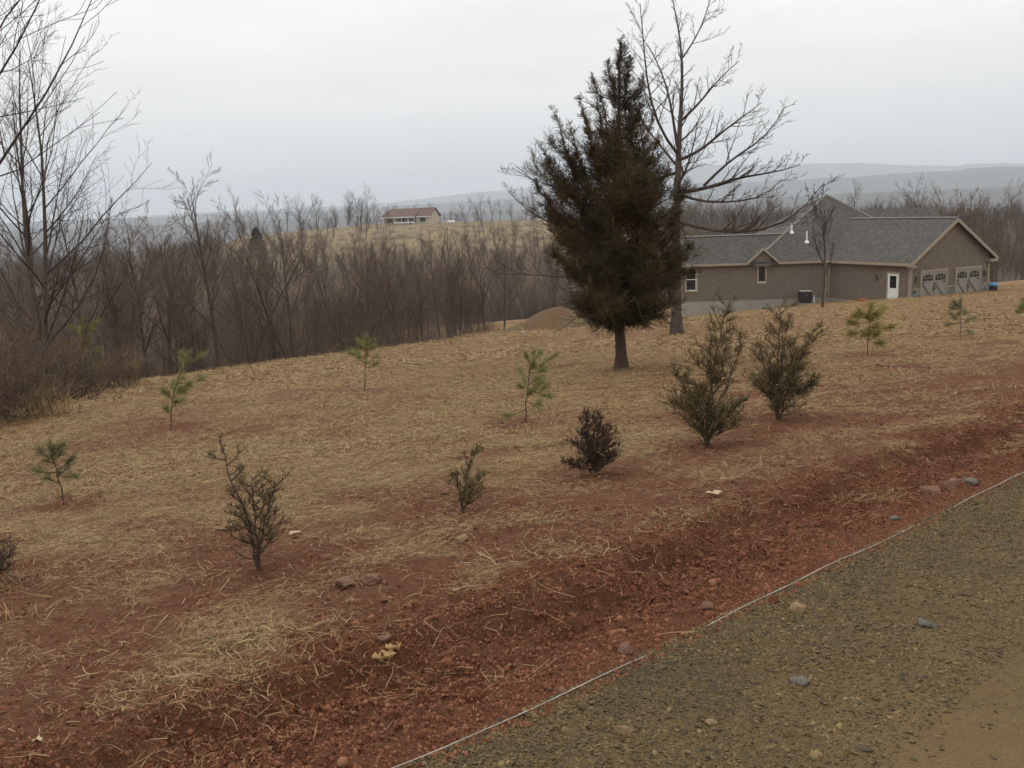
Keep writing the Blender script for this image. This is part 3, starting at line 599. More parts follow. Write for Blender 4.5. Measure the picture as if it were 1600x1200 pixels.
# stone veneer
def stones(x0, x1, z0, z1, seed, y):
    rg = random.Random(seed)
    bk = hbox('stone_pier', FG, x0, x1, y - 0.045, y - 0.004, z0, z1, M_MORTAR)
    z = z0 + 0.01
    while z < z1 - 0.06:
        h = min(rg.uniform(0.10, 0.20), z1 - z); x = x0
        while x < x1 - 0.06:
            w = rg.uniform(0.20, 0.46)
            if x + w > x1 - 0.12: w = x1 - x
            pr = rg.uniform(0.02, 0.06); c = 0.02
            V = [(x + .01, y - .046, z + .008), (x + w - .01, y - .046, z + .008), (x + w - .01, y - .046, z + h - .008), (x + .01, y - .046, z + h - .008)]
            V2 = [(x + .01 + c, y - .046 - pr, z + .008 + c * .6), (x + w - .01 - c, y - .046 - pr, z + .008 + c * .6), (x + w - .01 - c, y - .046 - pr, z + h - .008 - c * .6), (x + .01 + c, y - .046 - pr, z + h - .008 - c * .6)]
            hpart('stone', FG, V + V2, [(4, 5, 6, 7), (0, 1, 5, 4), (1, 2, 6, 5), (2, 3, 7, 6), (3, 0, 4, 7)], M_STONE, bk)
            x += w
        z += h
    hbox('cap_stone', FG, x0 - 0.02, x1 + 0.02, y - 0.14, y - 0.005, z1 + 0.003, z1 + 0.07, M_TRIM, bk)
stones(wl + 0.142, wl + 0.905, FLOOR - 0.25, FLOOR + 0.95, 1, wf); stones(wl + 3.745, wl + 4.505, FLOOR - 0.35, FLOOR + 0.92, 2, wf); stones(wl + 7.345, wr + 0.03, FLOOR - 0.6, FLOOR + 0.90, 3, wf)
def wall_lamp(x, z, side):
    if side == 'front': l = hbox('wall_lamp', FG, x - 0.06, x + 0.06, wf - 0.05, wf - 0.004, z, z + 0.32, M_BLACK); hbox('lantern', FG, x - 0.09, x + 0.09, wf - 0.22, wf - 0.051, z - 0.05, z + 0.22, M_GBRACE, l)
    else: l = hbox('wall_lamp', FG, wl - 0.05, wl - 0.002, x - 0.06, x + 0.06, z, z + 0.32, M_BLACK); hbox('lantern', FG, wl - 0.22, wl - 0.051, x - 0.09, x + 0.09, z - 0.05, z + 0.22, M_GBRACE, l)
wall_lamp(wl + 0.52, FLOOR + 1.55, 'front'); wall_lamp(wl + 7.75, FLOOR + 1.55, 'front'); wall_lamp(wf + 2.95, FLOOR + 1.6, 'side')
# white side door in the garage side wall
dy0, dy1 = wf + 0.98, wf + 1.90
dr = hbox('side_door', FG, wl - 0.03, wl - 0.003, dy0, dy1, FLOOR - 0.02, FLOOR + 2.02, M_WHITE)
hbox('pane', FG, wl - 0.04, wl - 0.031, dy0 + 0.18, dy1 - 0.18, FLOOR + 1.02, FLOOR + 1.88, M_GLASS, dr)
hbox('handle', FG, wl - 0.085, wl - 0.031, dy1 - 0.12, dy1 - 0.06, FLOOR + 0.93, FLOOR + 0.99, M_GREYM, dr)
for a, b in ((dy0 - 0.10, dy0), (dy1, dy1 + 0.10)): hbox('door_trim', FG, wl - 0.04, wl - 0.002, a, b, FLOOR - 0.05, FLOOR + 2.02, M_TRIM, dr)
hbox('door_trim', FG, wl - 0.045, wl - 0.002, dy0 - 0.12, dy1 + 0.12, FLOOR + 2.023, FLOOR + 2.15, M_TRIM, dr)
hbox('doorstep', FG, wl - 0.6, wl + 0.02, dy0 - 0.15, dy1 + 0.2, FLOOR - 0.5, FLOOR - 0.06, M_FOUND)
# main wing (frame FM: x along the wall, y to the back)
ML = 11.2; wy = OH - 0.05
hbox('main_wall', FM, 0.28, ML + 3.5, wy, wy + 0.2, FLOOR + 0.02, EAVE + 0.06, M_SIDM)
hbox('end_wall', FM, 0.29, 0.49, wy + 0.201, 6.0 - wy, FLOOR + 0.02, EAVE + 0.06, M_SIDM)
hbox('main_foundation', FM, 0.31, ML + 3.5, wy + 0.03, wy + 0.28, FLOOR - 2.6, FLOOR + 0.018, M_FOUND)
hbox('end_foundation', FM, 0.31, 0.5, wy + 0.281, 6.0 - wy, FLOOR - 2.8, FLOOR + 0.018, M_FOUND)
hbox('fascia', FM, 0.0, 5.02, -0.055, -0.005, EAVE - 0.20, EAVE - 0.02, M_TRIM); hbox('fascia', FM, 7.42, ML + 0.05, -0.055, -0.005, EAVE - 0.20, EAVE - 0.02, M_TRIM)
hbox('soffit', FM, 0.0, ML + 0.2, 0.0, wy - 0.003, EAVE - 0.19, EAVE - 0.165, M_TRIM)
hbox('corner_board', FM, ML - 0.36, ML - 0.12, wy - 0.04, wy - 0.003, FLOOR - 0.05, EAVE - 0.19, M_TRIM)
hbox('downspout', FM, ML - 0.02, ML + 0.07, wy - 0.10, wy - 0.025, FLOOR - 0.5, EAVE - 0.195, M_TRIM)
SL = 0.667; rz = 2.95 * SL
V = [(0, 0, EAVE), (9.5, 0, EAVE), (9.5, 2.95, EAVE + rz), (0, 2.95, EAVE + rz), (0, 5.9, EAVE), (9.5, 5.9, EAVE)]
hpart('wing_roof', FM, V + [(a, b, c - 0.16) for a, b, c in V], [(0, 1, 2, 3), (3, 2, 5, 4), (9, 8, 7, 6), (10, 11, 8, 9), (0, 6, 7, 1), (4, 5, 11, 10), (0, 3, 9, 6), (3, 4, 10, 9), (1, 7, 8, 2), (2, 8, 11, 5)], M_ROOFM)
px, hw = 12.75, 7.3; e2 = EAVE + 0.006
V = [(px - hw, -0.004, e2), (px + hw, -0.004, e2), (px + hw, 2 * hw, e2), (px - hw, 2 * hw, e2), (px, hw - 0.002, EAVE + hw * SL + 0.006)]
hpart('hip_roof', FM, V + [(a, b, c - 0.15) for a, b, c in V[:4]], [(0, 1, 4), (1, 2, 4), (2, 3, 4), (3, 0, 4), (0, 5, 6, 1), (1, 6, 7, 2), (2, 7, 8, 3), (3, 8, 5, 0), (8, 7, 6, 5)], M_ROOFM)
def cap(f, a, b, w=0.14, h=0.035):
    a, b = np.array(a, float), np.array(b, float); d = b - a; n2 = np.array([-d[1], d[0], 0]); n2 = n2 / np.linalg.norm(n2) * w; up = np.array([0, 0, h])
    V = [a - n2 - up, b - n2 - up, b + up, a + up, a + n2 - up, b + n2 - up]
    return hpart('ridge_cap', f, V, [(0, 1, 2, 3), (3, 2, 5, 4), (0, 4, 5, 1), (0, 3, 4), (1, 5, 2)], M_CAP)
M_CAP = simple('ridge_shingle', (0.150, 0.138, 0.122), (0.205, 0.190, 0.170), 6, 0.9)
zp = EAVE + hw * SL + 0.02
for sx in (-1, 1): cap(FM, (px + sx * hw, 0, e2 + 0.02), (px, hw, zp))
cap(FM, (0, 2.95, EAVE + rz + 0.02), (px - hw + 2.95, 2.95, EAVE + rz + 0.02)); cap(FG, (GW / 2, 0.02, EAVE + 2.95), (GW / 2, 12.0, EAVE + 2.95))
hbox('core_wall', FM, px - hw + 0.5, px + hw - 0.5, 1.0, 2 * hw - 0.5, FLOOR - 1.0, EAVE - 0.2, M_SIDM)
# back wing roof that shows above the garage ridge
V = [(17.3, 12.4, -0.85), (24.2, 12.4, -0.85), (24.2, 14.2, 0.40), (17.3, 14.2, 0.36), (17.3, 17.0, -1.6), (24.2, 17.0, -1.6)]
bw = hpart('rear_roof', FM, V + [(a, b, c - 0.15) for a, b, c in V], [(0, 1, 2, 3), (3, 2, 5, 4), (9, 8, 7, 6), (10, 11, 8, 9), (0, 6, 7, 1), (4, 5, 11, 10), (0, 3, 9, 6), (3, 4, 10, 9), (1, 7, 8, 2), (2, 8, 11, 5)], M_ROOFM)
hbox('rear_wall', FM, 17.6, 23.8, 12.9, 16.5, FLOOR - 0.5, -1.12, M_SIDM)
# small cross gable over the narrow window
gx = 6.22; V = [(gx - 1.20, 0, EAVE - 0.02), (gx, 0, EAVE + 1.05), (gx + 1.20, 0, EAVE - 0.02)]
Vr = [(gx - 1.22, -0.14, EAVE - 0.03), (gx, -0.14, EAVE + 1.06), (gx + 1.22, -0.14, EAVE - 0.03), (gx + 1.22, -0.14, EAVE - 0.20), (gx, -0.14, EAVE + 0.88), (gx - 1.22, -0.14, EAVE - 0.20)]
Vr2 = [(a, 1.9, c + 0.012) for a, b, c in Vr]
cg = hpart('cross_gable_roof', FM, Vr + Vr2, [(0, 1, 7, 6), (1, 2, 8, 7), (2, 3, 9, 8), (3, 4, 10, 9), (4, 5, 11, 10), (5, 0, 6, 11), (0, 5, 4, 1), (1, 4, 3, 2), (6, 7, 10, 11), (7, 8, 9, 10)], M_ROOFM)
for sgn in (-1, 1):
    V = [(gx + sgn * 1.24, -0.19, EAVE - 0.02), (gx + sgn * 0.002, -0.19, EAVE + 1.075), (gx + sgn * 0.002, -0.19, EAVE + 0.87), (gx + sgn * 1.24, -0.19, EAVE - 0.22)]
    hpart('rake_board', FM, V + [(a, -0.143, c) for a, b, c in V], BOXF, M_TRIM, cg)
hpart('gable_infill', FM, [(gx - 0.62, wy - 0.30, EAVE - 0.35), (gx + 0.62, wy - 0.30, EAVE - 0.35), (gx + 0.62, wy - 0.30, EAVE + 0.28), (gx, wy - 0.30, EAVE + 0.84), (gx - 0.62, wy - 0.30, EAVE + 0.28),
      (gx - 0.62, wy - 0.004, EAVE - 0.35), (gx + 0.62, wy - 0.004, EAVE - 0.35), (gx + 0.62, wy - 0.004, EAVE + 0.28), (gx, wy - 0.004, EAVE + 0.84), (gx - 0.62, wy - 0.004, EAVE + 0.28)],
      [(0, 1, 2, 3, 4), (0, 5, 6, 1), (1, 6, 7, 2), (4, 9, 5, 0), (3, 8, 9, 4), (2, 7, 8, 3)], M_SIDM, cg)
def window(x0, x1, z0, z1, sash):
    t_ = 0.13; y = wy - 0.03
    w = hbox('window', FM, x0 + t_, x1 - t_, y, wy - 0.004, z0 + t_, z1 - t_, M_GLASS)
    for a, b, c, d in ((x0, x0 + t_, z0, z1), (x1 - t_, x1, z0, z1), (x0 + t_, x1 - t_, z1 - t_, z1), (x0 + t_, x1 - t_, z0, z0 + t_)): hbox('frame', FM, a, b, y - 0.03, wy - 0.003, c, d, M_TRIM, w)
    if sash:
        zm = (z0 + z1) / 2
        for c in (z0 + t_, zm - 0.03, z1 - t_ - 0.05): hbox('sash', FM, x0 + t_, x1 - t_, y - 0.014, y - 0.001, c, c + 0.05, M_WHITE, w)
        hbox('sash', FM, x1 - t_ - 0.05, x1 - t_, y - 0.012, y - 0.001, z0 + t_ + 0.05, z1 - t_ - 0.05, M_WHITE, w)
    else: hbox('sill', FM, x0 + t_, x1 - t_, y - 0.05, y - 0.031, z0 + t_, z0 + t_ + 0.06, M_WHITE, w)
window(gx - 0.37, gx + 0.37, EAVE - 1.68, EAVE - 0.12, False); window(0.42, 1.42, EAVE - 2.15, EAVE - 0.20, True)
for (x, y, h) in ((9.05, 3.1, 0.62), (9.95, 2.0, 0.8)):
    z = EAVE + y * SL; a = Acc(); a.line([(0, 0, -0.1), (0, 0, h)], [0.06, 0.06], 10)
    p = tow(FM, np.array([(x, y, z)]))[0] - HO
    v_ = link('roof_vent', a.mesh('roof_vent', M_WHITE), house, p); b_ = Acc(); b_.line([(0, 0, -0.12), (0, 0, 0.10)], [0.22, 0.10], 10); link('flashing', b_.mesh('flashing', M_WHITE), v_)

# things beside the house
def fm(x, y, z): return tow(FM, np.array([(x, y, z)]))[0]
p = fm(9.25, -0.62, 0); gz_ = ground(p[0], p[1])
acu = thing('air_conditioner', 'black air conditioner unit against the house foundation', 'air conditioner', (p[0], p[1], gz_ + 0.02)); acu.rotation_euler.z = MA
def lbox(name, x0, x1, y0, y1, z0, z1, m, parent): return link(name, pymesh(name, boxv(x0, x1, y0, y1, z0, z1), BOXF, m), parent)
top = (FLOOR + 0.66) - gz_
lbox('pad', -0.48, 0.48, -0.45, 0.45, -0.4, top - 0.93, M_FOUND, acu); lbox('casing', -0.41, 0.41, -0.38, 0.38, top - 0.925, top - 0.06, M_BLACK, acu)
for k in range(9): lbox('louver', -0.40, 0.40, -0.395, -0.381, top - 0.88 + k * 0.09, top - 0.85 + k * 0.09, M_GREYM if k == 9 else M_BLACK, acu)
lbox('lid', -0.43, 0.43, -0.40, 0.40, top - 0.059, top, M_GREYM, acu); lbox('badge', -0.08, 0.08, -0.405, -0.396, top - 0.33, top - 0.29, M_GREYM, acu)
def pipe_thing(name, label, cat, x, y, h, r, m, cap=None, dz=0.0):
    p = fm(x, y, 0); o = thing(name, label, cat, (p[0], p[1], ground(p[0], p[1]) + dz)); a = Acc(); a.line([(0, 0, -0.1), (0, 0, h * .5), (0, 0, h)], [r, r, r], 10); a.line([(0, 0, h), (0, 0, h + 0.001)], [r, 0.001], 10); link('body', a.mesh(name, m), o)
    if cap: b = Acc(); b.line([(0, 0, h * 0.8), (0, 0, h + 0.02)], [r * 1.25, r * 1.25], 10); b.line([(0, 0, h + .02), (0, 0, h + 0.021)], [r * 1.25, 0.001], 10); link('cap', b.mesh('cap', cap), o)
    return o
M_GREEN = simple('green_plastic', (0.012, 0.050, 0.030), (0.018, 0.065, 0.038), 10, 0.5); M_BLUE = simple('blue_plastic', (0.03, 0.20, 0.33), (0.05, 0.26, 0.40), 10, 0.4); M_ORANGE = simple('orange_paint', (0.60, 0.14, 0.03), (0.68, 0.18, 0.05), 10, 0.6); M_REDB = simple('orange_red_plastic', (0.28, 0.06, 0.02), (0.36, 0.09, 0.03), 10, 0.6)
pipe_thing('utility_pipe', 'white plastic pipe rising beside the black air conditioner', 'pipe', 10.05, -0.15, 0.55, 0.06, M_WHITE, M_GREYM, 0.15)
pipe_thing('valve_cover', 'low green plastic valve cover beside the pale foundation', 'valve cover', 6.25, -1.2, 0.20, 0.26, M_GREEN, M_GREEN)
pipe_thing('standpipe', 'thin grey standpipe next to the green valve cover', 'pipe', 6.95, -0.5, 0.42, 0.05, M_GREYM, M_GREYM)
g2 = tow(FG, np.array([(6.9, -1.3, 0)]))[0]
bar = thing('barrel', 'dark barrel with bright blue lid before the right garage door', 'barrel', (g2[0], g2[1], ground(g2[0], g2[1])))
a = Acc(); a.line([(0, 0, -0.05), (0, 0, 0.1), (0, 0, 0.3), (0, 0, 0.42)], [0.24, 0.27, 0.27, 0.25], 14); link('body', a.mesh('barrel', M_BLACK), bar)
a = Acc(); a.line([(0, 0, 0.40), (0, 0, 0.46), (0, 0, 0.52), (0, 0, 0.60), (0, 0, 0.605)], [0.30, 0.31, 0.26, 0.16, 0.01], 14); link('lid', a.mesh('lid', M_BLUE), bar)
g3 = tow(FG, np.array([(-0.6, 3.6, 0)]))[0]; zz = ground(g3[0], g3[1])
def lumpy(name, label, cat, p, size, m, seed, flat=0.5, rz=0.0):
    me = lump_mesh(seed, m, flat, 0.35, 2); o = link(name, me, None, tuple(map(float, p))); o.scale = size if hasattr(size, '__len__') else (size,) * 3; o.rotation_euler.z = rz; return tag(o, label, cat)
lumpy('plastic_bag', 'orange red plastic bag lying left of the white side door', 'bag', (g3[0], g3[1], zz + 0.1), (0.34, 0.22, 0.26), M_REDB, 11)

# ------------------------------------------------------------------ trees
CFG_WOOD = dict(seg=[7, 4, 3, 2], wob=[0.05, 0.08, 0.10, 0.10], up=[0.02, 0.05, 0.04, 0.03], tip=[0.12, 0.2, 0.3, 0.5], rmin=0.006, sides=[6, 4, 3, 3],
    num=[0, 20, 8, 5], start=[0, 0.25, 0.2, 0.2], ang=[0, 0.55, 0.55, 0.55], lenf=[0, 0.44, 0.40, 0.40], taper=[0, 0.55, 0.4, 0.3], rf=[0, 0.5, 0.55, 0.6], minz=0.0)
def wood_tree_mesh(seed, h, multi=1, cfg=CFG_WOOD):
    rng = np.random.default_rng(seed); a = Acc(); w = Acc(); c = dict(cfg); c['num'] = list(cfg['num']); c['trunk_levels'] = 2
    if multi > 1: c['num'][1] = int(cfg['num'][1] * 0.65)
    for k in range(multi):
        d = np.array([rng.normal() * (0.05 + 0.12 * (multi > 1)), rng.normal() * (0.05 + 0.12 * (multi > 1)), 1.0])
        grow((w, a), rng.normal(size=3) * np.array([0.12, 0.12, 0]) * (multi > 1) - np.array([0, 0, 0.3]), d, h * rng.uniform(0.85, 1.0), h * 0.011 * rng.uniform(0.8, 1.25), 0, c, rng)
    w.flush(); nw = sum(len(q) for q in w.F); a.flush(); VV = w.V + a.V; FF = w.F + [q + w.n for q in a.F]
    me = smooth(raw_mesh('bare_tree', np.concatenate(VV), np.concatenate(FF), [M_BARK, M_WOOD])); mi = np.ones(len(me.polygons), np.int32); mi[:nw] = 0; me.polygons.foreach_set('material_index', mi); return me
def shrub_mesh(seed, h, n=26, m=None, spread=0.8):
    rng = np.random.default_rng(seed); a = Acc()
    cfg = dict(seg=[4, 3, 2], wob=[0.16, 0.2, 0.2], up=[0.0, 0.04, 0.04], tip=[0.3, 0.4, 0.5], rmin=0.003, sides=[4, 3, 3], num=[0, 7, 3], start=[0, 0.15, 0.2], ang=[0, 0.7, 0.7], lenf=[0, 0.42, 0.5], taper=[0, 0.4, 0.3], rf=[0, 0.6, 0.6], minz=-0.3)
    for k in range(n):
        d = np.array([rng.normal() * spread, rng.normal() * spread, 1.0]); p = np.array([rng.normal() * h * 0.16, rng.normal() * h * 0.16, -0.05])
        grow((a, a), p, d, h * rng.uniform(0.55, 1.1), h * 0.006, 0, cfg, rng)
    return a.mesh('brush', m or M_WOOD)
WOODV = [wood_tree_mesh(300 + k, 8.5, 1 + (k % 3 == 1) + (k % 5 == 4)) for k in range(12)]
BRUSHV = [shrub_mesh(340 + k, 2.4, 9) for k in range(4)]
def place_wood(n, r0, r1, cond, amin, amax, seed):
    rng = np.random.default_rng(seed); a = np.radians(rng.uniform(amin, amax, n)); r = np.sqrt(r0 ** 2 + rng.random(n) * (r1 ** 2 - r0 ** 2))
    x, y = r * np.sin(a), r * np.cos(a); k = cond(x, y); return x[k], y[k]
GWOOD = 'bare trees of the wood beyond the field'
TALL = [(310, 262, 553, 38.0, 2), (440, 316, 543, 44.0, 1), (862, 375, 540, 62.0, 0), (205, 352, 560, 40.0, 5), (620, 395, 530, 50.0, 4), (160, 330, 560, 45.0, 7), (250, 350, 556, 46.0, 9), (520, 390, 538, 52, 3), (700, 400, 525, 56, 8), (780, 385, 520, 60, 10)]
names_tall = ['tall bare tree with a fan shaped crown, highest in the left wood', 'slender bare tree with upswept forks standing before the wood edge', 'bare tree behind the left side of the big cedar', 'bare tree just right of the left thicket',
    'low forked bare tree under the far beige house', 'bare tree seen through the right of the left thicket', 'bare tree left of the tall fan crowned tree', 'bare tree below the lone far poles right of the slender forked tree', 'bare tree in the wood right of the far beige house', 'bare tree at the wood edge above the red dirt mound']
rg = np.random.default_rng(5)
for (u, vt, vb, Y, k), lab in zip(TALL, names_tall):
    x, yy, zt = at(u, vt, Y); zb = ground(x, yy) - 0.1
    o = link('bare_tree', WOODV[k], None, (x, yy, zb)); sc_ = (zt - zb) / (8.2); o.scale = (sc_ * 0.95, sc_ * 0.95, sc_); o.rotation_euler.z = rg.uniform(0, 6.28); tag(o, lab, 'tree', GWOOD)
def in_edge(x, y): s, t = st(x, y); e_ = s - edge_s(t); return (e_ > 2.0) & (e_ < 26) & (t < 52)
x, y = place_wood(1500, 25, 100, in_edge, -36, 8, 9); sel = rg.permutation(len(x))[:150]; x, y = x[sel], y[sel]
for xx, yy in zip(x, y):
    o = link('bare_tree', WOODV[rg.integers(0, 12)], None, (xx, yy, ground(xx, yy))); q = rg.uniform(0.32, 0.74); o.scale = (q * rg.uniform(.85, 1.35), q * rg.uniform(.85, 1.35), q); o.rotation_euler.z = rg.uniform(0, 6.28)
    tag(o, 'slim bare brown tree in the crowded wood beyond the field', 'tree', GWOOD)
# the wood to the right of and behind the near house
def behind(x, y): s, t = st(x, y); return (t > 86) & (s > 47) & (s < 110)
x, y = place_wood(800, 92, 150, behind, 20, 36, 12); sel = rg.permutation(len(x))[:44]; x, y = x[sel], y[sel]
for xx, yy in zip(x, y):
    o = link('bare_tree', WOODV[rg.integers(0, 12)], None, (xx, yy, ground(xx, yy) - 0.3)); q = rg.uniform(1.0, 1.5); o.scale = (q, q, q); o.rotation_euler.z = rg.uniform(0, 6.28)
    tag(o, 'tall bare tree standing behind the right end of the near house', 'tree', 'bare trees behind the near house')
# far wood as one mass
def ravine(x, y):
    s, t = st(x, y); e_ = s - edge_s(t); r = np.hypot(x, y); az = np.degrees(np.arctan2(x, y)); n = fbm(x * 0.02, y * 0.02, 2, 151)
    clear = (r > 215) & (r < 345) & (az > -16.5) & (az < 9); thin = _hash(np.floor(x * 3), np.floor(y * 3), 5)
    return (e_ > 14) & (~clear | ((thin < 0.5 - (r - 215) / 90 + (n - 0.5) * 1.2) & (r < 272))) & ~((t > 50) & (t < 86) & (s < 78)) & ~((t > 86) & (s < 47))
x, y = place_wood(6400, 45, 300, ravine, -38, 38, 14); n_ = len(x); q = np.random.default_rng(3).uniform(0.42, 0.82, n_)
scatter('far_woods', np.stack([x, y, H(x, y) - 0.2], 1), np.stack([np.zeros(n_), np.zeros(n_), RNG.uniform(0, 6.28, n_)], 1), np.stack([q, q, q], 1), RNG.integers(0, 12, n_), WOODV)
x, y = place_wood(3500, 300, 1400, lambda a, b: np.hypot(a, b) > 340, -40, 40, 17); n_ = len(x); q = np.random.default_rng(4).uniform(1.0, 1.8, n_)
scatter('distant_woods', np.stack([x, y, H(x, y) - 0.2], 1), np.stack([np.zeros(n_), np.zeros(n_), RNG.uniform(0, 6.28, n_)], 1), np.stack([q, q, q], 1), RNG.integers(0, 12, n_), WOODV)
def brushzone(x, y): s, t = st(x, y); e_ = s - edge_s(t); return (e_ > 1.0) & (e_ < 40) & (t < 52)
x, y = place_wood(1300, 22, 120, brushzone, -38, 10, 15); n_ = len(x); q = RNG.uniform(0.4, 1.0, n_)
scatter('undergrowth', np.stack([x, y, H(x, y)], 1), np.stack([np.zeros(n_), np.zeros(n_), RNG.uniform(0, 6.28, n_)], 1), np.stack([q, q, q], 1), RNG.integers(0, 4, n_), BRUSHV)

def tree_parts(o, tr, cr, mt, mc):
    link('trunk', tr.mesh('trunk', mt), o); link('crown', cr.mesh('crown', mc), o)
# the bare tree beside the cedar: main limbs follow the photograph, twigs grow on them
CFG_BARE = dict(seg=[6, 5, 4, 3], wob=[0.06, 0.10, 0.14, 0.16], up=[0.02, 0.07, 0.08, 0.06], tip=[0.2, 0.3, 0.45, 0.6], rmin=0.0045, sides=[8, 6, 4, 3], num=[0, 10, 5, 3], start=[0, 0.2, 0.2, 0.2], ang=[0, 0.8, 0.75, 0.7], lenf=[0, 0.4, 0.36, 0.42], taper=[0, 0.5, 0.4, 0.3], rf=[0, 0.5, 0.6, 0.7], minz=-0.15)
wb_ = hit(1057, 522); YW = wb_[1]
walnut = thing('bare_tree', 'bare open crowned tree rising behind the big dark cedar', 'tree', wb_)
def wl_(pts): return np.array([at(u, v, YW + dy) - wb_ for u, v, dy in pts])
def resample(P, n):
    d = np.r_[0, np.cumsum(np.linalg.norm(np.diff(P, axis=0), axis=1))]; q = np.linspace(0, d[-1], n); R = np.stack([np.interp(q, d, P[:, k]) for k in range(3)], 1)
    for _ in range(2): R[1:-1] = (R[:-2] + 2 * R[1:-1] + R[2:]) / 4
    return R
tr, cr = Acc(), Acc(); rng = np.random.default_rng(77)
TR = wl_([(1057, 526, 0), (1057, 470, 0), (1056, 380, 0), (1059, 300, 0), (1060, 220, 0.1), (1066, 150, 0.2), (1068, 80, 0.3), (1058, 30, 0.3), (1050, -6, 0.3)])
T2 = resample(TR, 16); rT = np.interp(np.linspace(0, 1, 16), [0, 0.05, 0.2, 0.5, 0.8, 1], [0.30, 0.20, 0.175, 0.11, 0.045, 0.013]); tr.line(T2, rT, 10)
LIMBS = [([(1060, 300, 0), (1100, 300, -.5), (1135, 282, -1.0), (1160, 272, -1.2), (1200, 275, -1.4), (1250, 258, -1.6)], .09), ([(1060, 303, 0), (1095, 318, -.8), (1150, 315, -1.5), (1200, 312, -2.0), (1222, 280, -2)], .06),
    ([(1058, 345, 0), (1090, 358, -1), (1140, 366, -2), (1200, 364, -2.6), (1250, 345, -3), (1288, 285, -3.2)], .07), ([(1062, 250, 0), (1100, 235, .5), (1125, 205, .8), (1160, 185, 1), (1190, 160, 1.2)], .07),
    ([(1100, 290, -.4), (1150, 240, .2), (1190, 225, .5), (1215, 190, .6), (1228, 165, .6)], .055), ([(1063, 190, 0.1), (1095, 160, .8), (1120, 125, 1.0), (1155, 95, 1.2)], .055), ([(1067, 90, .2), (1090, 55, -.2), (1100, 30, -.4), (1110, 0, -.6)], .03),
    ([(1058, 240, 0), (1040, 220, -.6), (1018, 180, -1), (1008, 110, -1.2), (1004, 40, -1.3), (1000, 5, -1.4)], .06), ([(1058, 228, 0), (1048, 160, .6), (1035, 110, .9), (1012, 70, 1.2)], .06), ([(1058, 260, 0), (1030, 225, 1), (1000, 190, 1.6), (985, 140, 1.8)], .05),
    ([(1056, 270, 0), (1000, 290, 1), (930, 300, 1.6), (850, 300, 2), (815, 270, 2.1), (800, 262, 2.1)], .06), ([(1056, 350, 0), (980, 360, 1.2), (890, 360, 1.8), (820, 340, 2.2), (795, 300, 2.3)], .06), ([(1056, 400, 0), (960, 430, 1.5), (880, 440, 2.4), (810, 420, 3), (780, 428, 3.1)], .055),
    ([(1059, 290, 0), (1070, 270, -2.0), (1085, 230, -3.2), (1090, 190, -3.8)], .06), ([(1059, 330, 0), (1050, 300, 2.2), (1060, 250, 3.4), (1075, 220, 3.9)], .06)]
for pts, r0 in LIMBS:
    P = resample(wl_(pts), 8); rd = np.linspace(r0, 0.012, 8); cr.line(P, rd, 6); L = np.linalg.norm(np.diff(P, axis=0), axis=1).sum()
    sprout((cr, cr), P, rd, L, 1, CFG_BARE, rng, start=0.25, num=max(8, int(L * 3.2)), lenf=0.9 / L + 0.12)
sprout((cr, cr), T2[8:], rT[8:], 3.0, 1, CFG_BARE, rng, start=0.1, num=20, lenf=0.35)
tree_parts(walnut, tr, cr, M_BARK, M_TWIG)

# foliage made of small feathered fronds
def fronds(acc, P, D, L, Wd, rng, m=5, side=0.75):
    """P, D: base and direction of each frond; side twigs leave it alternately"""
    P = np.asarray(P); D = norm(np.asarray(D)); n = len(P); L = np.broadcast_to(L, (n,))
    S = norm(np.cross(D, rng.normal(size=(n, 3)))); acc.diamonds(P, D, L, Wd, rng)
    for k in range(m):
        f = (k + 0.6) / (m + 0.4); base = P + D * (L * f * 0.85)[:, None]; sg = 1 if k % 2 else -1
        d = D * 0.75 + S * sg * side + rng.normal(size=(n, 3)) * 0.28 + np.array([0, 0, 0.12]); acc.diamonds(base, d, L * (0.62 * (1 - f) + 0.22) * rng.uniform(0.7, 1.2, n), Wd * 1.05, rng)
# the big cedar
cb = hit(970, 578); YC = cb[1]
cedar = thing('cedar_tree', 'big dark rusty cedar tree standing alone in the field', 'tree', cb)
rng = np.random.default_rng(88); tr, wood, fol = Acc(), Acc(), Acc()
def cl__(u, v, dy=0.0): return at(u, v, YC + dy) - cb
TP = resample(np.array([cl__(971, 582), cl__(972, 545), cl__(966, 500), cl__(962, 440), cl__(962, 340), cl__(966, 220), cl__(968, 130), cl__(970, 62)]), 18)
tr.line(TP, np.interp(np.linspace(0, 1, 18), [0, 0.04, 0.12, 0.5, 1], [0.17, 0.115, 0.10, 0.07, 0.010]), 12)
sc1 = YC / 1500.0 * 1.02
prof_v = [66, 100, 150, 190, 230, 270, 330, 380, 430, 465, 490, 512]
prof_l = [4, 18, 42, 62, 98, 128, 122, 98, 80, 70, 60, 36]; prof_r = [4, 20, 42, 50, 60, 72, 84, 100, 112, 96, 72, 38]
FP, FD, FL = [], [], []
